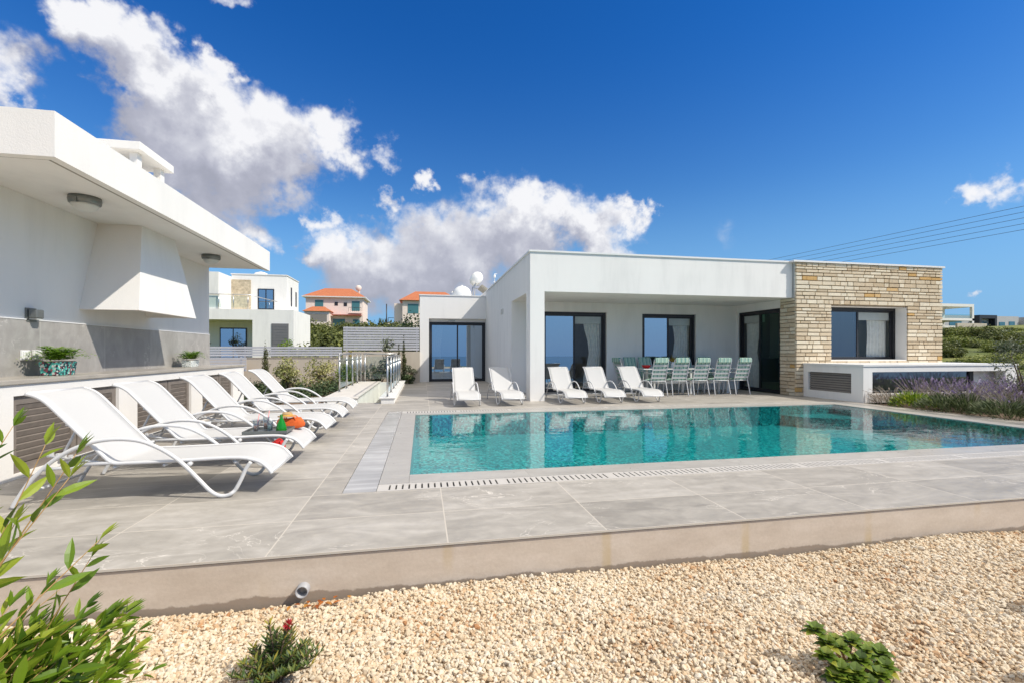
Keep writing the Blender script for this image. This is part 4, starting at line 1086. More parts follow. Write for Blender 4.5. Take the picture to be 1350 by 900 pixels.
# ------------------------------------------------------------------ plant builders
def leaf_cloud(name, mat, clumps, n, size, seed, flat=.5, updir=.35, aspect=.5, tlo=0, thi=1):
    """mesh of n little leaves scattered round clump centres (x,y,z,r)"""
    rng = np.random.default_rng(seed); C = np.array(clumps, float)
    w = C[:,3]**2; k = rng.choice(len(C), n, p=w/w.sum())
    d = rng.normal(size=(n,3)); d /= np.linalg.norm(d, axis=1)[:,None]
    rad = C[k,3]*np.clip(rng.normal(.85,.22,n), .15, 1.3)
    P = C[k,:3] + d*rad[:,None]*np.array([1,1,.85])
    P[:,2] = np.maximum(P[:,2], .01)
    nd = d + rng.normal(0, .55, (n,3)); nd[:,2] += updir; nd /= np.linalg.norm(nd, axis=1)[:,None]
    a = rng.normal(size=(n,3)); a -= nd*(a*nd).sum(1)[:,None]; a /= np.linalg.norm(a, axis=1)[:,None]
    bb = np.cross(nd, a); s = size*np.exp(rng.normal(0,.25,n))
    V = np.stack([P - a*s[:,None]*.5, P + bb*(s*aspect*.5)[:,None] + nd*(s*.06)[:,None], P + a*s[:,None]*.5, P - bb*(s*aspect*.5)[:,None] + nd*(s*.06)[:,None]], 1).reshape(-1,3)
    F = (np.arange(n)*4)[:,None] + np.arange(4)[None]
    ct = rng.uniform(tlo, thi, len(C)); tn = np.clip(.55*ct[k] + .45*rng.uniform(tlo, thi, n), 0, 1)
    return big_mesh(name, V, F, np.repeat(tn, 4), mat, False)
def ellip_clumps(rx, ry, rz, z0, n, r, seed):
    rng = random.Random(seed); out = []
    while len(out) < n:
        x, y, z = rng.uniform(-1,1), rng.uniform(-1,1), rng.uniform(-1,1)
        if x*x+y*y+z*z > 1: continue
        out.append((x*rx, y*ry, z0 + rz + z*rz, r*rng.uniform(.6,1.25)))
    return out
def mobj(name, me, parent):
    o = bpy.data.objects.new(name, me); COL.objects.link(o); o.parent = parent; return o
def stems_mb(h, n, spread, r, seed):
    rng = random.Random(seed); b = MB()
    for k in range(n):
        a = rng.uniform(0, 2*math.pi); s = spread*rng.uniform(.2,1)
        b.tube(spline([(rng.uniform(-.03,.03),rng.uniform(-.03,.03),-.05),(math.cos(a)*s*.4,math.sin(a)*s*.4,h*.45),(math.cos(a)*s,math.sin(a)*s,h*rng.uniform(.75,1))],3), [r*(1-.1*i) if 1-.1*i > .25 else r*.25 for i in range(7)], 5)
    return b
def shrub(label, loc, rx, ry, h, mat, n, size, seed, group=None, nclump=16, cat='shrub', name='shrub', nst=5, aspect=.5):
    t = thing(name, label, cat, loc, group)
    cl = ellip_clumps(rx*.75, ry*.75, h*.40, h*.12, nclump, min(rx,ry)*.42, seed)
    mobj('foliage', leaf_cloud('foliage', mat, cl, n, size, seed, aspect=aspect), t)
    b = stems_mb(h*.8, nst, rx*.6, .012+.008*h, seed)
    me = b.mesh('stem'); me.materials.append(M['bark']); mobj('stem', me, t)
    return t
def cypress(label, loc, h, r, mat, seed, group=None, n=1500):
    t = thing('cypress', label, 'cypress', loc, group); rng = random.Random(seed)
    cl = []
    for k in range(26):
        f = k/25; rr = r*(math.sin(math.pi*min(1,(f*.86+.14)))**.6)*(1-f*.55)
        cl.append((rng.uniform(-.25,.25)*rr, rng.uniform(-.25,.25)*rr, .08+f*(h-.1), max(.02, rr*rng.uniform(.7,1.05))))
    mobj('crown', leaf_cloud('crown', mat, cl, n, .07, seed, updir=.9, aspect=.35), t)
    b = MB(); b.tube([(0,0,-.05),(0,0,h*.5)], [.03,.015], 6); me = b.mesh('trunk'); me.materials.append(M['bark']); mobj('trunk', me, t)
    return t

M['coping_pale'] = simple('pale_kerb_stone', (.60,.57,.53), .6, 0, .08, 4)
# ------------------------------------------------------------------ garden left of the villa: wall, fences, bed, sunken stair
t = thing('garden_wall', 'beige rendered boundary wall behind the planting bed', 'wall', (-5, 19.6, 0))
b = MB(); b.box(-10.5, -3.13, 19.6, 19.8, -.4, 1.02); b.box(-3.13, -.085, 19.6, 19.8, -.4, 1.28); part('wall', b, M['beige_wall'], t)
b = MB(); b.box(-10.5, -3.15, 19.58, 19.82, 1.02, 1.05); part('coping', b, M['beige_wall'], t)
def slat_fence(label, x0, x1, y, z0, z1, nsl, posts):
    t = thing('slat_fence', label, 'fence', ((x0+x1)/2, y, z0), 'pale grey slat fences along the boundary')
    b = MB(); p = (z1-z0)/nsl
    for k in range(nsl): b.box(x0, x1, y-.012, y+.012, z0+k*p+.012, z0+(k+1)*p-.012)
    part('slat_panel', b, M['fence'], t)
    for x in posts: b = MB(); b.box(x-.03, x+.03, y+.013, y+.07, z0-.05, z1); part('post', b, M['fence'], t)
slat_fence('low pale grey slat fence on the lower stretch of boundary wall', -10.5, -3.18, 19.70, 1.09, 1.48, 4, [-10,-8.4,-6.8,-5.2,-3.6])
slat_fence('tall pale grey slat fence on the raised wall next to the villa', -3.13, -.10, 19.70, 1.32, 2.28, 9, [-3.0,-1.6,-.2])
slat_fence('pale grey slat fence reaching down beside the pavilion end', -11.5, -6.6, 19.3, .52, 1.07, 5, [-11,-9.2,-6.8])
t = thing('sunken_stair', 'white kerbed stair well sinking into the ground beside the terrace', 'stairs', (-1.3, 15, 0))
b = MB(); b.box(-2.36, -1.60, 11.95, 18.5, -2.2, .10); part('stair_kerb', b, M['house_white'], t, .01)
b = MB(); b.box(-.98, -.662, 11.65, 18.5, -2.2, .12); part('stair_kerb', b, M['house_white'], t, .01)
b = MB(); b.box(-1.6, -.98, 18.3, 18.5, -2.2, .10); part('end_wall', b, M['house_white'], t)
b = MB()
for k in range(11): b.box(-1.60, -.98, 12.0+k*.3, 12.3+k*.3, -2.2, -.19*(k+1))
b.box(-1.60, -.98, 11.61, 12.0, -2.2, -.01)
part('steps', b, M['counter'], t)
b = MB(); b.box(-2.40, -1.56, 11.92, 18.54, .102, .135); part('kerb_coping', b, M['coping_pale'], t, .006)
b = MB(); b.box(-1.02, -.63, 11.62, 18.54, .122, .15); part('kerb_coping', b, M['trim'], t, .006)
b = MB(); b.box(-2.36, -1.6, 11.601, 11.95, -.3, -.001); part('landing', b, M['deck'], t)
def railing(label, x, ys, z0, z1, grp):
    t = thing('glass_railing', label, 'railing', (x, (ys[0]+ys[-1])/2, z0), grp)
    for y in ys:
        b = MB(); b.tube([(x,y,z0),(x,y,z1)], .024, 10); b.lathe([(.05,0),(.05,.012)], (x,y,z0), 14)
        p = part('post', b, M['steel'], t)
        b = MB(); b.box(x-.015,x+.015,y-.035,y+.035,z0+.30,z0+.36); b.box(x-.015,x+.015,y-.035,y+.035,z1-.22,z1-.16); part('clamp', b, M['steel'], p)
    b = MB(); b.tube([(x,ys[0]-.05,z1),(x,ys[-1]+.05,z1)], .022, 10); part('handrail', b, M['steel'], t)
    for a, c in zip(ys, ys[1:]):
        b = MB(); b.quad((x,a+.04,z0+.10),(x,c-.04,z0+.10),(x,c-.04,z1-.10),(x,a+.04,z1-.10)); part('glass_panel', b, M['rail_glass'], t)
gr = 'glass railings round the sunken stair'
railing('glass and steel railing on the planting bed side of the sunken stair', -2.28, [13.7,15.0,16.2,17.4,18.4], .135, 1.20, gr)
railing('glass and steel railing on the terrace side of the sunken stair', -.83, [11.75,13.1,14.4,15.7,17.0,18.3], .15, 1.14, gr)
railing('short glass and steel railing across the far end of the sunken stair', -1.0, [0,1], .13, 1.19, gr)
e = [o for o in COL.objects if o.name.startswith('glass_railing') and 'far end' in o.get('label','')][0]
e.rotation_euler = (0,0,math.pi/2); e.location = (-1.56, 18.42, .13); e.scale = (1,1.15,1)

sh = [('tall variegated cream and green shrub nearest the far lounger', (-3.8,14.5,-.03), .5,.5,1.12,'leaf_var',1500,.075),
      ('variegated shrub standing against the beige wall, left of the railing', (-3.65,17.8,-.03), .7,.6,1.05,'leaf_var',1500,.085),
      ('yellow green shrub beside the left railing posts', (-2.75,17.6,-.03), .42,.42,.8,'leaf_bright',900,.08),
      ('dark low shrub behind the sunken stair', (-1.6,19.0,-.03), .8,.4,.75,'leaf_dark',1300,.08),
      ('grey leaved shrub at the foot of the raised wall next to the villa', (-.45,19.25,-.03), .35,.28,.85,'leaf_olive',700,.07),
      ('small dark shrub at the villa corner by the raised wall', (-.5,18.85,-.03), .3,.25,.4,'leaf_dark',600,.07)]
for k, (lab, loc, rx, ry, h, m, n, s) in enumerate(sh): shrub(lab, loc, rx, ry, h, M[m], n, s, 40+k)
t = shrub('grey leaved small tree with open crown behind the sunken stair railing', (-1.3,19.05,-.03), .62,.55,1.9,M['leaf_olive'],520,.13,60,cat='tree',name='small_tree',nclump=9)
cypress('slim dark cypress standing alone against the low slat fence', (-5.75,18.7,-.03), 1.72, .17, M['leaf_cypress'], 3)
cypress('slim dark cypress nearest the villa wall, taller of the pair', (-.72,19.3,-.03), 1.95, .12, M['leaf_cypress'], 4)
cypress('slim dark cypress, shorter of the pair by the villa wall', (-.92,19.35,-.03), 1.6, .10, M['leaf_cypress'], 5)
cypress('small golden conifer behind the left railing', (-2.75,19.1,-.03), 1.42, .22, M['leaf_yellow'], 6)
cl = []
rng = random.Random(8)
for k in range(70):
    cl.append((rng.uniform(-6.5,-2.62), rng.uniform(11.9,17.0), rng.uniform(.0,.14), rng.uniform(.16,.34)))
me = leaf_cloud('ground_cover', M['leaf_dark'], cl, 7000, .085, 9)
o = bpy.data.objects.new('ground_cover', me); COL.objects.link(o); o['kind'] = 'stuff'; tag(o, 'low dark green ground cover spreading through the planting bed', 'ground cover')

# ------------------------------------------------------------------ lavender bed on the right
def lavender(label, loc, seed, group, h=.72, dry=False, n=70):
    t = thing('lavender_plant', label, 'lavender', loc, group); rng = random.Random(seed)
    b = MB()
    for k in range(320):
        a = rng.uniform(0,2*math.pi); r = .38*math.sqrt(rng.random()); b.t = rng.random()
        d = Vector((math.cos(a)*r*1.6, math.sin(a)*r*1.6, rng.uniform(.35,1))).normalized()
        b.blade((math.cos(a)*r, math.sin(a)*r, rng.uniform(0,.2)), d, (rng.random()-.5,rng.random()-.5,.6), rng.uniform(.12,.27), .018, .15, .05, 1)
    me = b.mesh('foliage'); me.materials.append(M['lav_dry'] if dry else M['leaf_lav']); mobj('foliage', me, t)
    b = MB(); f = b if dry else MB()      # spent heads share the dry stems' mesh
    for k in range(n):
        a = rng.uniform(0,2*math.pi); r = .3*math.sqrt(rng.random()); L = h*rng.uniform(.62,1.05)
        p0 = Vector((math.cos(a)*r*.5, math.sin(a)*r*.5, .1)); p1 = Vector((math.cos(a)*r*1.9, math.sin(a)*r*1.9, L)); md = (p0+p1)/2 + Vector((0,0,.06)); b.t = rng.random()
        b.tube([p0, md, p1], .0035, 3, cap=False)
        d = (p1-md).normalized(); f.t = rng.random()
        for q in range(6):
            c = p1 + d*(.018*q-.03)
            for s in range(3):
                aa = s*2.1+q; o = Vector((math.cos(aa),math.sin(aa),.7))
                f.blade(c, o, d, .020, .014, 0, 0, 1)
    me = b.mesh('flower_stem'); me.materials.append(M['lav_dry']); mobj('flower_stem', me, t)
    if not dry: me = f.mesh('flower_spike'); me.materials.append(M['lav']); mobj('flower_spike', me, t)
    return t
GL = 'lavender plants in the bed between pool and white block'
A = lavender('flowering lavender plant in the bed right of the pool', (0,0,0), 1, GL)
B = lavender('flowering lavender plant in the bed right of the pool', (0,0,0), 2, GL, .64, False, 50)
rng = random.Random(12)
first = {0:True, 1:True}
for k, (u, v) in enumerate([(11.9,9.1),(12.6,9.15),(13.3,9.1),(14.0,9.15),(14.7,9.05),(15.4,9.1),(11.6,8.4),(12.4,8.45),(13.2,8.35),(14.0,8.3),(14.9,8.3),(11.2,7.6),(12.0,7.6),(12.9,7.5),(13.8,7.4),(11.15,6.8),(12.1,6.6),(13.1,6.5),(11.1,5.9),(12.2,5.7)]):
    src, i = ((A,0),(B,1))[k % 2]; s = rng.uniform(.85,1.15) * (.9 if v > 8 else 1)
    if first[i]: src.location = (u,v,-.04); src.rotation_euler = (0,0,rng.uniform(0,6)); src.scale = (s,)*3; first[i] = False
    else: dup(src, (u,v,-.04), rng.uniform(0,6), None, s)
D = lavender('dry grey spent lavender at the left corner of the bed, below the white block', (11.15,9.15,-.04), 5, None, .42, True, 40)
Gm = [('low dense rosemary like green mound along the pool edge, by the dry lavender', (11.15,8.65,-.04),.42,.4,.42),('middle green mound along the pool edge in front of the lavender', (11.0,7.9,-.04),.42,.5,.44),
      ('green mound along the pool edge nearest the right picture edge', (10.95,6.9,-.04),.4,.45,.42),('green mound between lavender plants, second row', (11.75,8.0,-.04),.4,.4,.42)]
for k, (lab, loc, rx, ry, h) in enumerate(Gm):
    t = thing('rosemary_bush', lab, 'bush', loc); rr = random.Random(70+k); b = MB()
    for q in range(900):
        a = rr.uniform(0,2*math.pi); r = math.sqrt(rr.random()); b.t = rr.random()**1.3
        z = h*.75*math.sqrt(max(0,1-r*r))*rr.uniform(.4,1)
        d = Vector((math.cos(a)*r, math.sin(a)*r, .55+.5*rr.random()))
        b.blade((math.cos(a)*r*rx, math.sin(a)*r*ry, z), d, (rr.random()-.5,rr.random()-.5,.6), rr.uniform(.08,.17), .02, .15, .05, 1)
    me = b.mesh('foliage'); me.materials.append(M['leaf_bright'] if k == 0 else M['leaf_lav']); mobj('foliage', me, t)
t = thing('olive_tree', 'young grey green olive tree at the right end of the lavender bed', 'tree', (13.05,7.75,-.04))
cl = ellip_clumps(.62,.62,.55,.45,14,.24,31); mobj('crown', leaf_cloud('crown', M['leaf_olive'], cl, 1500, .075, 31, aspect=.28), t)
b = stems_mb(1.3, 6, .5, .022, 31); me = b.mesh('trunk'); me.materials.append(M['bark']); mobj('trunk', me, t)

# ------------------------------------------------------------------ plants in the gravel
def leafy_branch(b, tw, p0, p1, sagv, n, L, W, rng, r=.006):
    p0, p1 = Vector(p0), Vector(p1); md = (p0+p1)/2 + Vector(sagv)
    P = spline([p0, md, p1], 8); tw.tube(P, [r*(1-.75*i/(len(P)-1)) for i in range(len(P))], 6)
    for k in range(n):
        f = .28 + .72*k/(n-1); i = min(len(P)-2, int(f*(len(P)-1))); c = P[i].lerp(P[i+1], f*(len(P)-1)-i)
        tg = (P[i+1]-P[i]).normalized(); a = k*2.4 + rng.uniform(-.4,.4)
        u = tg.orthogonal().normalized(); w = tg.cross(u); o = u*math.cos(a)+w*math.sin(a)
        s = (1 - .45*max(0, f-.75)/.25)*rng.uniform(.75,1.15); b.t = min(1, max(0, rng.gauss(.5,.25)))
        d = tg*rng.uniform(.7,1.1) + o*.75 + Vector((0,0,.15))
        b.blade(c, d, o.cross(d)*rng.choice((-1,1)) + tg*.3 + Vector((0,0,.7)), L*s, W*s, rng.uniform(0,.25), .15, 3)
    for s in (-.25,0,.25): b.blade(P[-1], tg + Vector((s,-s*.5,s*.3)), (0,0,1), L*.6, W*.7, .1, .1, 2)
SHRUB_TIPS = [((-1.07,1.69,.93),.100,9),((-1.2,1.76,.95),.100,9),((-1.31,1.79,1.01),.09,8),((-1.05,1.63,.87),.1,7),((-1.03,1.73,.64),.085,9),((-1.06,1.74,.58),.09,9),
 ((-1.28,1.88,.44),.08,9),((-1.22,1.87,.44),.07,6),((-1.3,1.78,.69),.09,8),((-1.15,1.86,.36),.08,8),((-1.08,1.89,.32),.09,10),((-1.07,1.94,.29),.085,9),((-1.03,1.93,.22),.08,9),
 ((-1.01,1.98,.04),.07,10),((-1.1,1.85,.29),.1,10),((-1.14,1.8,.34),.1,10),((-1.18,1.76,.35),.1,11),((-1.25,1.77,.35),.1,11),((-1.3,1.78,.3),.1,11),((-1.16,1.71,.26),.1,11),
 ((-1.08,1.74,.25),.1,11),((-1.05,1.84,.15),.09,11),((-1.32,1.79,.42),.09,9),((-1.35,1.79,.57),.09,8),((-1.13,1.75,.2),.09,10),((-1.07,1.79,.14),.09,10),((-1.02,1.88,.17),.08,9),
 ((-1.3,1.68,.94),.1,10),((-1.33,1.69,.8),.1,10)]
t = thing('leafy_shrub', 'bright green long-leaved shrub leaning in from the lower left over the gravel', 'shrub', (-1.55, 1.5, -.27))
b = MB(); tw = MB(); rng = random.Random(21); root = Vector((-1.55,1.5,-.27))
for k, (tip, L, n) in enumerate(SHRUB_TIPS):
    for q in range(1 if k < 10 or k > 26 else 3):
        jt = Vector(tip) + (Vector((rng.uniform(-.08,.03), rng.uniform(-.10,.05), rng.uniform(-.14,.0))) if q else Vector((0,0,0)))
        leafy_branch(b, tw, root + Vector((rng.uniform(-.2,.15), rng.uniform(-.12,.2), 0)), jt, (rng.uniform(-.06,.06), rng.uniform(-.05,.05), .06), n+(3 if k < 10 else 4), L*1.3, L*.34, rng, .0045)
part('twig', tw, M['twig'], t) if tw.v else None
me = b.mesh('foliage', (-1.55,1.5,-.27)); me.materials.append(M['leaf_bright']); mobj('foliage', me, t)

def needle_plant(label, loc, seed):
    t = thing('bottlebrush_plant', label, 'plant', loc); rng = random.Random(seed); b = MB(); st = MB(); fl = MB()
    tips = []
    for k in range(30):
        a = k*2.399; r = .04+.2*math.sqrt(k/30); tips.append(Vector((math.cos(a)*r*.8, math.sin(a)*r*.8, .21-.55*r+rng.uniform(-.03,.04))))
    tips.append(Vector((.045,.02,.235))); tips.append(Vector((-.04,.03,.255)))
    for i, tp in enumerate(tips):
        st.tube(spline([(0,0,-.03), (tp.x*.35,tp.y*.35,tp.z*.5), tp],4), .004, 5)
        for k in range(46):
            f = .38+.62*k/45; c = Vector((tp.x*f**1.4, tp.y*f**1.4, tp.z*f)); a = k*2.4
            d = Vector((math.cos(a)+tp.x*2, math.sin(a)+tp.y*2, .55+f*.5)); b.t = min(1,max(0, .25+.5*f*rng.random()+(.4 if rng.random() < .12 else 0)))
            b.blade(c, d, (0,0,1), rng.uniform(.035,.055), .011, .1, .05, 1)
    for k in range(170):
        d = Vector((rng.gauss(0,1), rng.gauss(0,1), rng.gauss(.2,1))).normalized(); fl.t = rng.random(); fl.blade(Vector((.045,.02,.25))+d*.004, d, d.orthogonal(), .026, .004, 0, 0, 1)
    me = b.mesh('foliage'); me.materials.append(M['leaf_needle']); mobj('foliage', me, t)
    me = st.mesh('stem'); me.materials.append(M['bark']); mobj('stem', me, t)
    me = fl.mesh('flower'); me.materials.append(M['red_flower']); mobj('flower', me, t)
M['leaf_needle'] = leaf_mat('needle_leaf', (.012,.035,.012), (.07,.12,.02), (.35,.28,.03), .5, .2)
needle_plant('small bushy plant with one red flower growing in the gravel', (-.66, 2.30, -.275), 9)
def rosette_plant(label, loc, seed, heads, mat):
    t = thing('glossy_shrub', label, 'shrub', loc); rng = random.Random(seed); b = MB(); st = MB()
    for hx, hy, hz, s in heads:
        st.tube(spline([(0,0,-.03),(hx*.4,hy*.4,hz*.5),(hx,hy,hz)],4), .005, 5)
        for k in range(17):
            a = k*2.4; el = .1+.055*k
            d = Vector((math.cos(a)*math.cos(el), math.sin(a)*math.cos(el), math.sin(el))); b.t = min(1,max(0, rng.gauss(.4,.2)))
            b.blade(Vector((hx,hy,hz-.02+.0015*k)), d, (-d.x*.4,-d.y*.4,1), s*rng.uniform(.8,1.1)*(1-.02*k), s*.72, .35, .12, 3)
    me = b.mesh('foliage'); me.materials.append(mat); mobj('foliage', me, t)
    me = st.mesh('stem'); me.materials.append(M['twig']); mobj('stem', me, t)
    return t
M['leaf_glossy'] = leaf_mat('glossy_leaf', (.05,.10,.012), (.17,.25,.03), (.36,.34,.05), .3, .25)
gp = rosette_plant('small glossy round-leaved green plant on its own in the gravel at right', (2.02,1.87,-.28), 5,
   [(-.15,.06,.20,.07),(-.11,.02,.15,.07),(-.17,-.03,.12,.07),(-.13,-.08,.07,.075),(-.06,-.10,.06,.075),(-.02,.06,.13,.06),(.04,.02,.14,.065),(.10,.06,.12,.06),(.02,-.06,.09,.07),(.19,-.02,.08,.075),(.15,-.08,.05,.075),(-.10,-.12,.04,.07),
    (-.05,.0,.13,.06),(-.18,-.09,.05,.07),(.08,-.03,.11,.06),(.20,.04,.06,.07),(.08,-.11,.04,.07),(-.03,-.15,.03,.07)], M['leaf_glossy']); gp.scale = (.88,.88,.88)
for k, (u, v, lab) in enumerate([(4.05,1.75,'glossy gravel shrub beyond the right picture edge, casting the upper shadow'),(3.1,1.25,'glossy gravel shrub beyond the right picture edge, casting the lower shadow')]):
    rosette_plant(lab, (u,v,-.28), 15+k, [(random.Random(i+k).uniform(-.2,.2), random.Random(i*3+k).uniform(-.2,.2), random.Random(i*7+k).uniform(.12,.5), .10) for i in range(16)], M['leaf_glossy'])
b = MB(); rng = random.Random(4); b.t = .8
for k in range(16):
    u = rng.gauss(-.62,.10); v = rng.uniform(2.93,3.02); a = rng.uniform(0,6.28)
    b.t = rng.random(); b.blade((u,v,gz(u,v)+.03), (math.cos(a),math.sin(a),.15), (0,0,1), .045, .022, .3, .1, 2)
me = b.mesh('fallen_leaves'); me.materials.append(leaf_mat('dead_leaf', (.25,.06,.01), (.45,.14,.02), (.5,.25,.05), .7, .2)); o = bpy.data.objects.new('fallen_leaves', me); COL.objects.link(o); o['kind'] = 'stuff'; tag(o, 'dry orange leaves fallen on the gravel below the drain pipe', 'fallen leaves')

# ------------------------------------------------------------------ neighbours and hillside
def lh(u, v): return float(land_h(np.array(float(u)), np.array(float(v))))
n2 = thing('neighbour_villa', 'two storey white neighbouring villa with a stone panel and roof terrace behind the fence', 'house', (-12, 38, 0))
b = MB(); z0 = -.3
b.box(-11.92, -9.17, 36, 41.1, z0, 4.30)                       # ground floor block right
b.box(-18.5, -11.92, 39.0, 41.1, z0, 4.30); b.box(-18.5, -11.92, 36.0, 39.0, 3.55, 4.30)
b.box(-14.2, -10.3, 38.5, 42, 4.30, 7.15); b.box(-18.5, -14.2, 36.2, 42, 4.30, 6.95)
part('wall', b, M['house_white'], n2)
b = MB(); b.box(-14.25, -10.25, 38.45, 42.05, 7.15, 7.22); part('roof_trim', b, M['trim'], n2)
b = MB(); b.box(-14.19, -12.85, 38.42, 38.499, 4.31, 6.75); part('stone_panel', b, simple('pale_stone_panel', (.50,.42,.30), .9, 0, .3, 6, .6, 9), n2)
for nm, x0, x1, y, za, zb, m in [('window',-12.35,-11.2,38.46,4.5,6.1,'far_glass'),('sliding_door',-15.2,-13.3,38.95,.6,3.1,'far_glass'),('roller_shutter',-10.65,-9.5,35.96,.8,3.3,'shutter_grey')]:
    b = MB()
    b.box(x0, x1, y, y+.03, za, zb); fr = part(nm, b, M['frame' if m != 'shutter_grey' else 'shutter_grey'], n2)
    if m == 'far_glass':
        mid = (x0+x1)/2
        for a, c in ((x0+.08, mid-.04), (mid+.04, x1-.08)): b = MB(); b.box(a, c, y-.012, y-.001, za+.08, zb-.08); part('pane', b, M['glass_sky'], fr)
    else:
        b = MB()
        for k in range(12): b.box(x0+.06, x1-.06, y-.015, y-.001, za+.06+k*.2, za+.06+k*.2+.17)
        part('slat_panel', b, M['shutter_grey'], fr)
for y, za, zb in [(39.6,4.9,6.4),(41.0,5.0,6.2)]: b = MB(); b.box(-10.299, -10.27, y, y+.3, za, zb); part('window', b, M['frame'], n2)
b = MB(); b.tube([(-17.5,36.1,5.35),(-12.2,36.1,5.35),(-10.9,38.2,5.1)], .03, 6); rl_ = part('balcony_rail', b, M['steel'], n2)
for k in range(6): b = MB(); b.tube([(-17+k*.95,36.1,4.3),(-17+k*.95,36.1,5.35)], .03, 6); part('post', b, M['steel'], rl_)
b = MB(); b.quad((-17.5,36.1,4.4),(-12.3,36.1,4.4),(-12.3,36.1,5.25),(-17.5,36.1,5.25)); part('glass_panel', b, M['rail_glass'], rl_)
b = MB(); b.lathe([(.6,0),(.6,.1),(.45,.3),(.1,.42)], (-12.6,40,7.22), 18); part('roof_tank', b, M['plastic_white'], n2)

def hip(b, x0, x1, y0, y1, z0, z1, ov=.5, rid=.28):
    x0 -= ov; x1 += ov; y0 -= ov; y1 += ov; L = x1-x0; ym = (y0+y1)/2; ra, rb = x0+L*rid, x1-L*rid
    b.add([(x0,y0,z0),(x1,y0,z0),(x1,y1,z0),(x0,y1,z0),(ra,ym,z1),(rb,ym,z1)], [(0,1,5,4),(1,2,5),(2,3,4,5),(3,0,4),(3,2,1,0)], False)
hs = thing('red_roofed_house', 'pink two storey house with red hipped roof and small lean-to porch on the hill', 'house', (-17, 97, 5.5))
b = MB(); b.box(-22, -11.4, 95, 103, 4.5, 12.0); b.box(-21.6, -17.2, 92.2, 95, 4.5, 8.9); part('wall', b, M['pink'], hs)
b = MB(); hip(b, -22, -11.4, 95, 103, 12.05, 14.15); rf = part('roof', b, M['redtile'], hs)
b = MB(); b.box(-22.6,-10.8,94.4,103.6,11.85,12.04); part('eaves', b, M['trim'], rf)
b = MB(); b.box(-12.9,-12.5,99,99.4,13,14.6); b.lathe([(.55,0),(.6,.1),(.2,.2)], (-12.7,98.5,14.3), 14, 'y'); part('roof_dish', b, M['pink'], rf)
b = MB(); hip(b, -21.6, -17.2, 92.2, 95, 8.9, 9.9, .35); part('porch_roof', b, M['redtile'], hs)
b = MB(); b.box(-17.0,-11.6,93.4,94.99,8.3,8.45); part('awning', b, simple('red_awning', (.45,.14,.10), .8), hs)
for x0, x1, y, za, zb, m, nm in [(-20.3,-18.8,94.95,9.6,11.3,'teal','window'),(-16.7,-16.1,94.95,10.3,11.0,'frame','window'),(-15.0,-14.4,94.95,10.2,10.9,'frame','window'),(-13.5,-12.0,94.95,9.3,11.2,'teal','balcony_door'),(-21.2,-17.6,92.15,7.0,8.4,'shutter_taupe','garage_shutter'),(-17,-14.8,94.95,5.6,7.7,'teal','sliding_door'),(-13.3,-12.0,94.95,5.8,7.6,'teal','window')]:
    b = MB(); b.box(x0, x1, y, y+.049, za, zb); part(nm, b, M[m], hs)
b = MB(); b.box(-14.0,-11.6,94.0,94.99,8.75,9.0); bl = part('balcony', b, M['pink'], hs)
b = MB()
b.tube([(-13.95,94.05,9.9),(-11.65,94.05,9.9)], .04, 5)
for k in range(7): b.tube([(-13.95+k*.38,94.05,9.0),(-13.95+k*.38,94.05,9.9)], .025, 4)
part('balcony_rail', b, M['frame'], bl)
h2 = thing('red_roofed_house', 'pale red-roofed house half hidden behind the left wing of the villa', 'house', (1, 94, 5.5))
b = MB(); b.box(-3.6, 7, 90, 98, 4.5, 11.0); b.box(-5.2,-3.6,91.5,98,4.5,10.6); part('wall', b, M['pink'], h2)
b = MB(); hip(b, -3.6, 7, 90, 98, 11.05, 13.3, .6, .25); part('roof', b, M['redtile'], h2)
b = MB(); b.box(-2.6,-.6,89.95,89.999,8.6,10.4); part('window', b, M['teal'], h2)
b = MB(); b.box(-6.4,-5.2,91.6,97,6.6,6.8); bl = part('balcony', b, M['pink'], h2); b = MB(); b.tube([(-6.35,91.7,7.8),(-5.25,91.7,7.8)], .05, 5); b.tube([(-6.35,91.7,6.8),(-6.35,91.7,7.8)], .05, 5); part('balcony_rail', b, M['frame'], bl)
b = MB(); b.tube([(-6.6,91,4),(-6.6,91,10.4)], .1, 6); solo('flag_pole', b, M['frame'], (-6.6,91,4), 'dark slender pole beside the half hidden red-roofed house', 'pole')

h3 = thing('modern_house', 'white two storey modern house with long roof terrace on the right hill', 'house', (112, 82, 6))
b = MB(); b.box(104, 118, 79, 80, 11.0, 11.6); b.box(104,118,79.0,80,8.0,8.5); b.box(104,117,84,90,5,11.0); b.box(117.5,118,79,79.5,5,11.0); b.box(104,118,80.0,90,11.0,11.6); b.box(104,117,80.01,84,8.0,8.5)
part('wall', b, M['white'], h3)
for k, (x0, x1, za, zb) in enumerate([(105,106.5,8.6,10.6),(107.4,108.2,8.8,10.3),(109,109.8,8.8,10.3),(111.5,114.5,8.6,10.8),(107,109,5.6,7.4),(111,114,6.2,7.4)]): b = MB(); b.box(x0,x1,83.9,83.99,za,zb); part('window', b, M['far_glass'], h3)
b = MB(); b.box(104,118,79.2,79.25,8.5,9.4); part('glass_balustrade', b, M['rail_glass'], h3)
b = MB(); b.box(112,120,78,78.4,3.5,7.4); part('terrace_wall', b, M['beige_wall'], h3)
h4 = thing('modern_house', 'low grey modern house with dark framed porch, right of the white one', 'house', (150, 98, 6))
b = MB(); b.box(136,162,98,106,4,11.0); b.box(163,176,97,106,4,10.8); part('wall', b, M['greyrender'], h4)
b = MB(); b.box(146,152,96.5,97.9,10.2,11.1); b.box(146,146.7,96.5,97.9,5,10.2); b.box(151.3,152,96.5,97.9,5,10.2); part('porch_frame', b, M['frame'], h4)
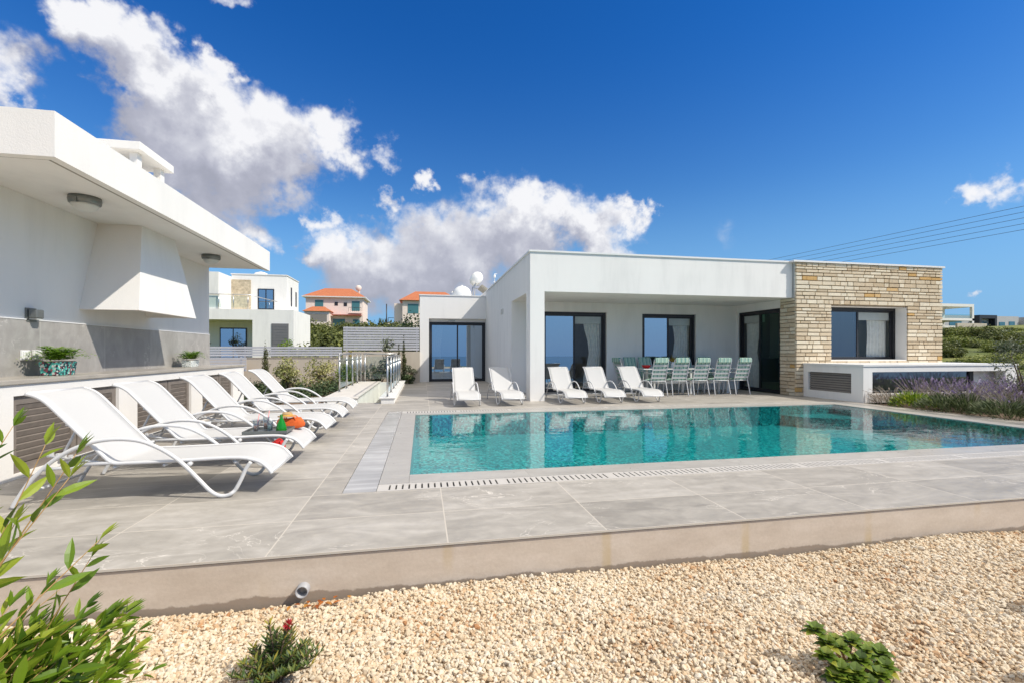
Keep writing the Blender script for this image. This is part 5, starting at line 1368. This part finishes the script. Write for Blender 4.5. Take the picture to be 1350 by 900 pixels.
for x0, x1, za, zb in [(138,142,8,9.6),(147.5,150.5,6.5,9.4),(155,157,7.8,9.4),(158.5,160.5,7.8,9.6),(166,171,7.5,9.8)]: b = MB(); b.box(x0,x1,97.9 if x0 < 162 else 96.9,97.99 if x0 < 162 else 96.99,za,zb); part('window', b, M['far_glass'], h4)
b = MB(); b.box(126,185,93.5,94,3.5,7.9); solo('boundary_wall', b, M['white'], (150,93.7,3.5), 'long white boundary wall before the grey house on the right hill', 'wall')

# power line crossing the sky on the right
p0 = Vector((30.8,18.4,0)); dr = Vector((-.193,.981,0)).normalized()
t = thing('power_line', 'five thin parallel overhead cables running off behind the stone wing', 'power line', (30.8,18.4,7.7))
for k in range(5):
    z = 7.77 + .305*k; pts = []
    for i in range(41):
        f = -20 + 110*i/40; s = ((i-20)/20)**2; p = p0 + dr*f; pts.append((p.x, p.y, z - .25*(1-s)))
    b = MB(); b.tube(pts, .011, 5); part('cable', b, M['frame'], t)
for f, lab in ((-20.0,'utility pole out of view to the right carrying the cables'),(90.0,'utility pole far behind the villa carrying the cables')):
    p = p0 + dr*f; zb = lh(p.x,p.y); b = MB(); b.tube([(p.x,p.y,zb-.3),(p.x,p.y,9.4)], [.14,.09], 8); b.box(p.x-.04,p.x+.04,p.y-.04,p.y+.04,9.4,9.45)
    solo('utility_pole', b, M['bark'], (p.x,p.y,zb-.3), lab, 'pole')

# hillside bushes: three kinds, copied
def bush_proto(rx, h, mat, n, size, seed, cat, label, group, name):
    t = thing(name, label, cat, (0,0,0), group)
    cl = ellip_clumps(rx*.75, rx*.75, h*.42, h*.08, 18, rx*.40, seed)
    mobj('crown', leaf_cloud('crown', mat, cl, n, size, seed, aspect=.6), t)
    b = stems_mb(h*.7, 4, rx*.5, .05, seed); me = b.mesh('trunk'); me.materials.append(M['bark']); mobj('trunk', me, t)
    return t
GB = 'wild bushes on the hillside right of the villa'; GB2 = 'bushes and small trees behind the boundary fence'
protos = [bush_proto(1.5,1.5,M['leaf_hill'],1500,.22,201,'bush','wild green bush on the hillside beyond the stone wing',GB,'wild_bush'),
          bush_proto(1.3,1.2,M['leaf_dark'],1300,.20,202,'bush','wild green bush on the hillside beyond the stone wing',GB,'wild_bush'),
          bush_proto(1.8,1.3,M['leaf_hill'],1600,.22,203,'bush','wild green bush on the hillside beyond the stone wing',GB,'wild_bush'),
          bush_proto(1.7,1.0,M['leaf_lime'],1500,.2,204,'bush','wild green bush on the hillside beyond the stone wing',GB,'wild_bush')]
used = [False]*4
def put_bush(k, u, v, s, label=None, group=None):
    p = protos[k]; loc = (u, v, lh(u,v)-.1)
    if not used[k]: p.location = loc; p.scale = (s,)*3; used[k] = True; return p
    r = dup(p, loc, random.Random(int(u*7+v)).uniform(0,6), label, s)
    if group: r['group'] = group
    return r
rng = random.Random(77)
for Y, n, s0, s1 in [(26,7,.25,.45),(31,10,.3,.6),(37,12,.3,.75),(45,13,.35,.9),(55,14,.45,1.1),(67,15,.5,1.2),(80,15,.5,1.3),(92,14,.5,1.2),(103,12,.5,1.0)]:
    for q in range(n):
        px = 1238 + (q + rng.uniform(-.2,1.2))/n*150; a = (px-675)/607; Yq = Y*rng.uniform(.9,1.1)
        u = (.9813*a+.1924)*Yq; v = (-.1924*a+.9813)*Yq; s = rng.uniform(s0, s1)
        if v < 13 and u < 22: continue
        s = min(s, ((464-431)/607*Yq + 1.25 - lh(u,v))/1.4)      # the scrub stays below the terraces of the houses
        if s < .22: continue
        put_bush(rng.choice((0,1,2,3,3,0)), u, v, s)
left = [(-8.0,30,1.1,0),(-6.6,28,1.0,0),(-5.2,30,1.15,2),(-4.0,33,1.1,0),(-3.0,29,.9,1),(-1.6,31,1.0,2),(-.2,30,1.1,0),(.9,27.5,1.1,1),(-7.2,34,1.3,2),(-2.2,40,1.3,1),(1.0,42,1.6,0),(-4.5,45,1.4,1),(-9.5,50,1.4,0),(-6.5,26.0,.8,0),(-5.6,25.2,.7,2),(-4.6,25.6,.75,0),(-12,60,1.6,0),(-9,56,1.5,2),(-6,62,1.6,0),(-14,70,1.7,2),(-10.5,74,1.6,0),(-16,80,1.6,0),(-19,78,1.5,2),(-13,84,1.6,0),(-8,80,1.7,1),(-4,76,1.7,0),(-18,66,1.5,0),(-1,70,1.6,1),(-5,54,1.4,2),(-11,46,1.2,0),(-7.5,66,1.9,0),(-5.2,70,1.7,3),(-3.2,64,1.8,0),(-1.2,60,1.6,2),(-9.5,86,1.9,1),(-13.5,89,1.5,0),(-17,88,1.6,3),(-20.5,88,1.7,0),(-3,52,1.5,3),(.6,50,1.5,0)]
for k, (u, v, s, kk) in enumerate(left): put_bush(kk, u, v, s, 'bushy green shrub behind the pale slat fences left of the villa', GB2)
t = thing('broad_tree', 'dark round-crowned tree behind the tall fence, against the left wing', 'tree', (-.7, 36, lh(-.7,36)))
cl = ellip_clumps(1.6,1.6,1.5,.7,24,.75,90); mobj('crown', leaf_cloud('crown', M['leaf_dark'], cl, 2600, .2, 90, aspect=.6), t)
b = stems_mb(2.6, 5, .9, .09, 90); me = b.mesh('trunk'); me.materials.append(M['bark']); mobj('trunk', me, t)
cypress('dark cypress behind the low slat fence, left of the tall fence', (-4.6, 25, lh(-4.6,25)), 2.3, .33, M['leaf_cypress'], 17, None, 1400)
shrub('bright green bush before the grey shutter of the neighbouring villa', (-9.4,34.6,lh(-9.4,34.6)), .9,.8,2.1,M['leaf_bright'],1100,.14,91)
shrub('flowering bush at the left foot of the neighbouring villa', (-15.2,35,lh(-15.2,35)), .9,.8,2.2,M['leaf_olive'],1100,.14,92)
GT = 'far conifers along the hill crest behind the fence'
t = thing('conifer', 'small dark conifer on the hill crest between the two red-roofed houses', 'conifer', (-9, 105, lh(-9,105)), GT)
cl = [(0,0,.5+k*.35, max(.15,.95-.1*k)) for k in range(9)]; mobj('crown', leaf_cloud('crown', M['leaf_dark'], cl, 700, .35, 95, aspect=.4), t)
b = MB(); b.tube([(0,0,-.3),(0,0,2)], [.12,.06], 6); me = b.mesh('trunk'); me.materials.append(M['bark']); mobj('trunk', me, t)
for k in range(9):
    u = -10.2 + k*.75 + (k%3)*.3; v = 100 + (k*7 % 13); dup(t, (u, v, lh(u,v)), k, None, .7+.12*(k*5 % 4))
